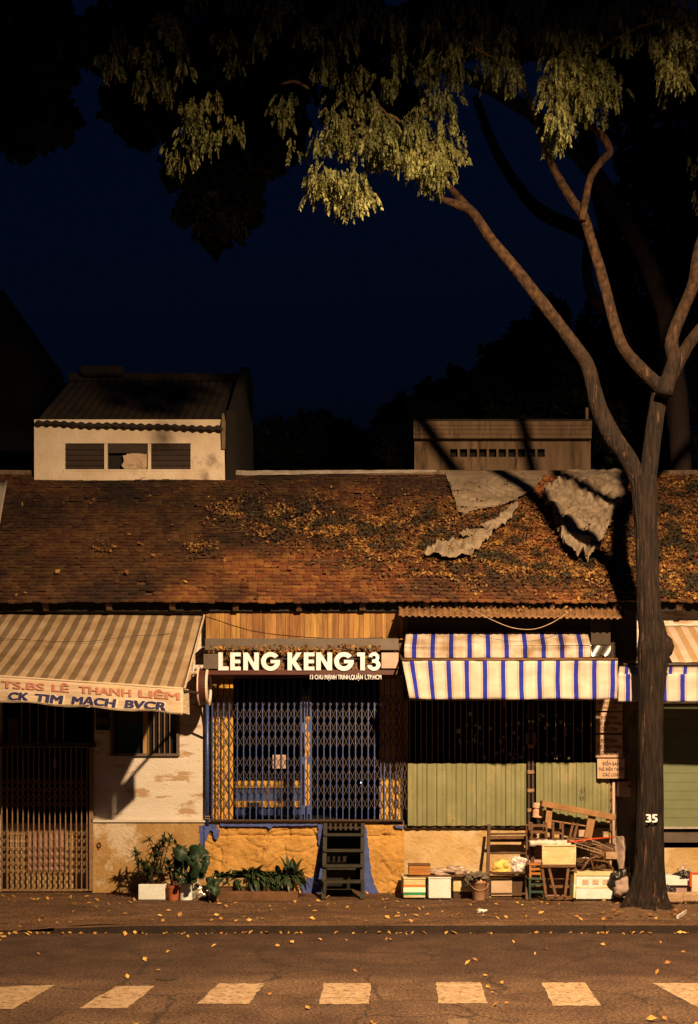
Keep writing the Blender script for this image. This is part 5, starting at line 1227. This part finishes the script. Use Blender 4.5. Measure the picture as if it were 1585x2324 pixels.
# leaf clumps: (x, y, rx, ry, count, depth)
CL = [(845,330,62,55,190,13.0),(790,300,55,60,130,13.1),(905,345,60,45,220,12.9),(965,360,50,42,280,12.8),(990,405,22,35,110,12.7),(775,440,62,36,230,12.7),(725,420,26,24,80,12.8),(820,455,28,38,130,12.7),
      (840,240,50,40,170,13.2),(765,330,40,35,130,13.1),(935,300,70,40,110,13.3),(1010,330,32,40,90,13.2),(965,200,62,55,170,13.4),(880,170,60,60,150,13.5),(985,120,60,60,160,13.5),(760,180,70,50,120,13.5),(700,130,60,80,130,13.6),(690,60,70,60,110,13.7),
      (800,60,80,70,150,13.6),(930,40,80,60,160,13.7),(1060,60,80,60,190,13.5),(1050,160,45,45,110,13.5),(1140,150,40,45,120,13.5),(1190,60,80,60,170,13.6),(1090,100,70,50,130,13.5),(1005,250,34,40,90,13.4),
      (1140,180,35,22,80,13.4),(1270,90,60,55,210,13.2),(1255,60,60,60,180,13.3),(1290,180,50,50,190,13.0),(1345,200,45,50,230,12.9),(1300,235,45,45,220,12.8),(1375,225,30,35,140,12.9),(1265,305,24,34,150,12.6),(1270,220,30,34,110,12.9),
      (1360,60,70,60,200,13.2),(1440,40,70,50,180,13.2),(1330,130,50,40,120,13.1),(1500,50,70,70,190,12.6),(1560,120,60,90,220,12.2),(1560,40,60,60,170,12.3),(1545,180,40,50,120,12.2),(1450,110,50,40,60,12.9),
      (435,290,55,42,140,13.2),(470,240,60,45,100,13.3),(400,370,24,36,80,13.1),(500,300,40,32,90,13.2),(455,330,30,20,70,13.2),(290,130,62,42,130,13.4),(240,160,34,34,70,13.4),(330,180,50,50,90,13.4),(390,200,60,50,80,13.4),(380,120,60,60,70,13.6),(600,60,80,60,90,13.8),(520,120,80,60,90,13.8),(640,250,40,60,60,13.7),(680,350,30,22,26,13.2),
      (1578,400,16,50,24,15.5),(1585,480,14,40,20,15.5),(560,20,90,50,110,13.8),(430,30,90,50,80,13.8)]
foliage = MB()
for (x, y, rx, ry, n, Yd) in CL:
    nb = max(3 if n > 40 else 1, int(n/15*(.5 if x < 620 or y < 140 else (.5 if y < 280 and x < 1060 else 1.05))))
    for b in range(nb):                        # sub-bunches, each bunch a fan of drooping sprays
        a = U(0,2*math.pi); rr = math.sqrt(R()); bx, by = x+rx*rr*math.cos(a)*.95, y-20+ry*rr*math.sin(a)*.85
        bc = P(bx, by, Yd+random.gauss(0,.22))
        for k in range(11):
            off = Vector((random.gauss(0,.065), random.gauss(0,.075), random.gauss(0,.04)))
            spray(foliage, bc+off, U(.08,.24), (off.x*4+U(-.3,.3), off.y*4+U(-.3,.3), U(-1.5,-.5)))
foliage.build('crown', M['leaf'], tree)

def dark_tree(label, base, lobes, leafsz=.30, trunk=None, mt='leaf_dark', per=1.0, name='background_tree'):
    t = thing(name, label, 'tree', base)
    m = MB()
    for (x, y, rx, ry, Yd, n) in lobes:
        for k in range(int(n*per)):
            a = U(0,2*math.pi); e = R()**.45
            e *= 1+.35*nz(math.cos(a)*2+x*.1, math.sin(a)*2+y*.1, 3)+.30*nz(math.cos(a)*6+x*.1, math.sin(a)*6+y*.1, 7)
            p = P(x+rx*e*math.cos(a), y+ry*e*math.sin(a), Yd+U(-1,1)*rx*Yd/F*.8*math.sqrt(max(0,1-min(1,e)**2)))
            leafcard(m, p, leafsz*U(.5,1.3), .5)
    m.build('crown', M[mt], t)
    if trunk:
        for pth in trunk: limb(pth, trunk and 26, 10, .1, 'trunk', 'bark_far', t, 3)
    return t
# trees and roofs beyond
bt = dark_tree('dark tree with a curving trunk behind the forked tree on the right', (X(1500,24),24,0),
   [(1520,250,130,190,25,2600),(1480,520,110,180,26,2400),(1560,700,80,200,26,1800),(1420,800,110,130,30,1800),(1330,860,130,130,31,1800),(1240,880,110,110,32,1400),(1400,950,140,110,31,1800),(1180,930,90,90,32,1000),(1480,1000,120,110,28,1500),(1450,100,140,110,26,1800),(1590,450,60,160,26,1200)],
   .30, [[(1530,1100,70,24),(1500,880,62,24),(1450,790,50,24),(1428,735,42,24),(1402,640,40,24),(1382,540,38,24),(1358,430,40,24),(1335,330,44,24),(1320,220,36,24)], [(1405,690,30,24),(1368,700,30,24),(1340,660,26,24),(1332,590,24,24),(1338,540,22,24)], [(1375,550,34,24),(1310,520,34,24),(1235,485,32,24),(1180,430,28,24),(1120,330,24,24),(1080,220,18,24)]])
dark_tree('broad dark tree far behind the vented shed', (X(1000,36),36,0), [(1060,930,90,80,36,1200),(980,960,90,90,36,1100),(910,990,70,80,36,800),(1130,860,60,70,35,700),(1190,800,60,70,35,700),(1250,740,45,60,35,500)], .4, [[(1000,1200,20,36),(1000,960,16,36)]])
dark_tree('low rounded dark tree behind the pale ridge strip', (X(710,40),40,0), [(640,1010,70,60,40,700),(710,1000,90,65,40,1000),(780,1020,70,60,40,700),(610,1060,60,50,40,500),(840,1060,70,50,40,600)], .4, [[(710,1150,20,40),(710,1000,16,40)]])
dark_tree('dark tree crown overhanging the upper left corner', (X(60,18),18,0), [(60,120,110,160,18,3800),(90,250,80,95,18,1800),(30,260,70,90,18,1400),(140,90,70,70,18,1300),(20,40,120,90,18,1800)], .22, [[(-260,2100,70,18),(-200,1200,60,18),(-100,600,44,18),(0,200,30,18)]])
dark_tree('dark hanging tree crown in the upper middle left', (X(480,20),20,0), [(500,450,90,125,20,3000),(440,370,70,70,20,1300),(560,330,110,100,20,2200),(470,180,150,120,20,3000),(330,230,100,110,20,1900),(620,180,110,120,20,2200),(280,90,110,90,20,1700),(450,40,170,70,20,2400),(650,60,150,100,20,2400),(820,100,130,100,20,2000),(850,230,120,90,20,1600),(640,300,60,70,20,700),(1000,70,150,90,20,2000),(1180,60,130,80,20,1700),(1330,80,110,90,20,1600)], .22, [[(1560,2000,60,20),(1540,900,50,20),(1420,500,40,20),(1200,250,34,20),(900,120,26,20),(600,120,20,20)]])
t = thing('neighbour_house', 'tall dark house block at the left edge beyond the roofs', 'building', (X(0,30),30,0))
m = MB(); m.box(X(-260,30), X(72,30), 30, 36, 0, Z(800,30)); m.build('wall', M['gable'], t)
m = MB(); m.prism([(X(-260,30),Z(800,30)),(X(80,30),Z(800,30)),(X(36,30),Z(735,30)),(X(10,30),Z(660,30)),(X(-260,30),Z(640,30))], lambda a, b, d: Vector((a, 29.9+d, b)), 6); m.build('roof', M['gable'], t)
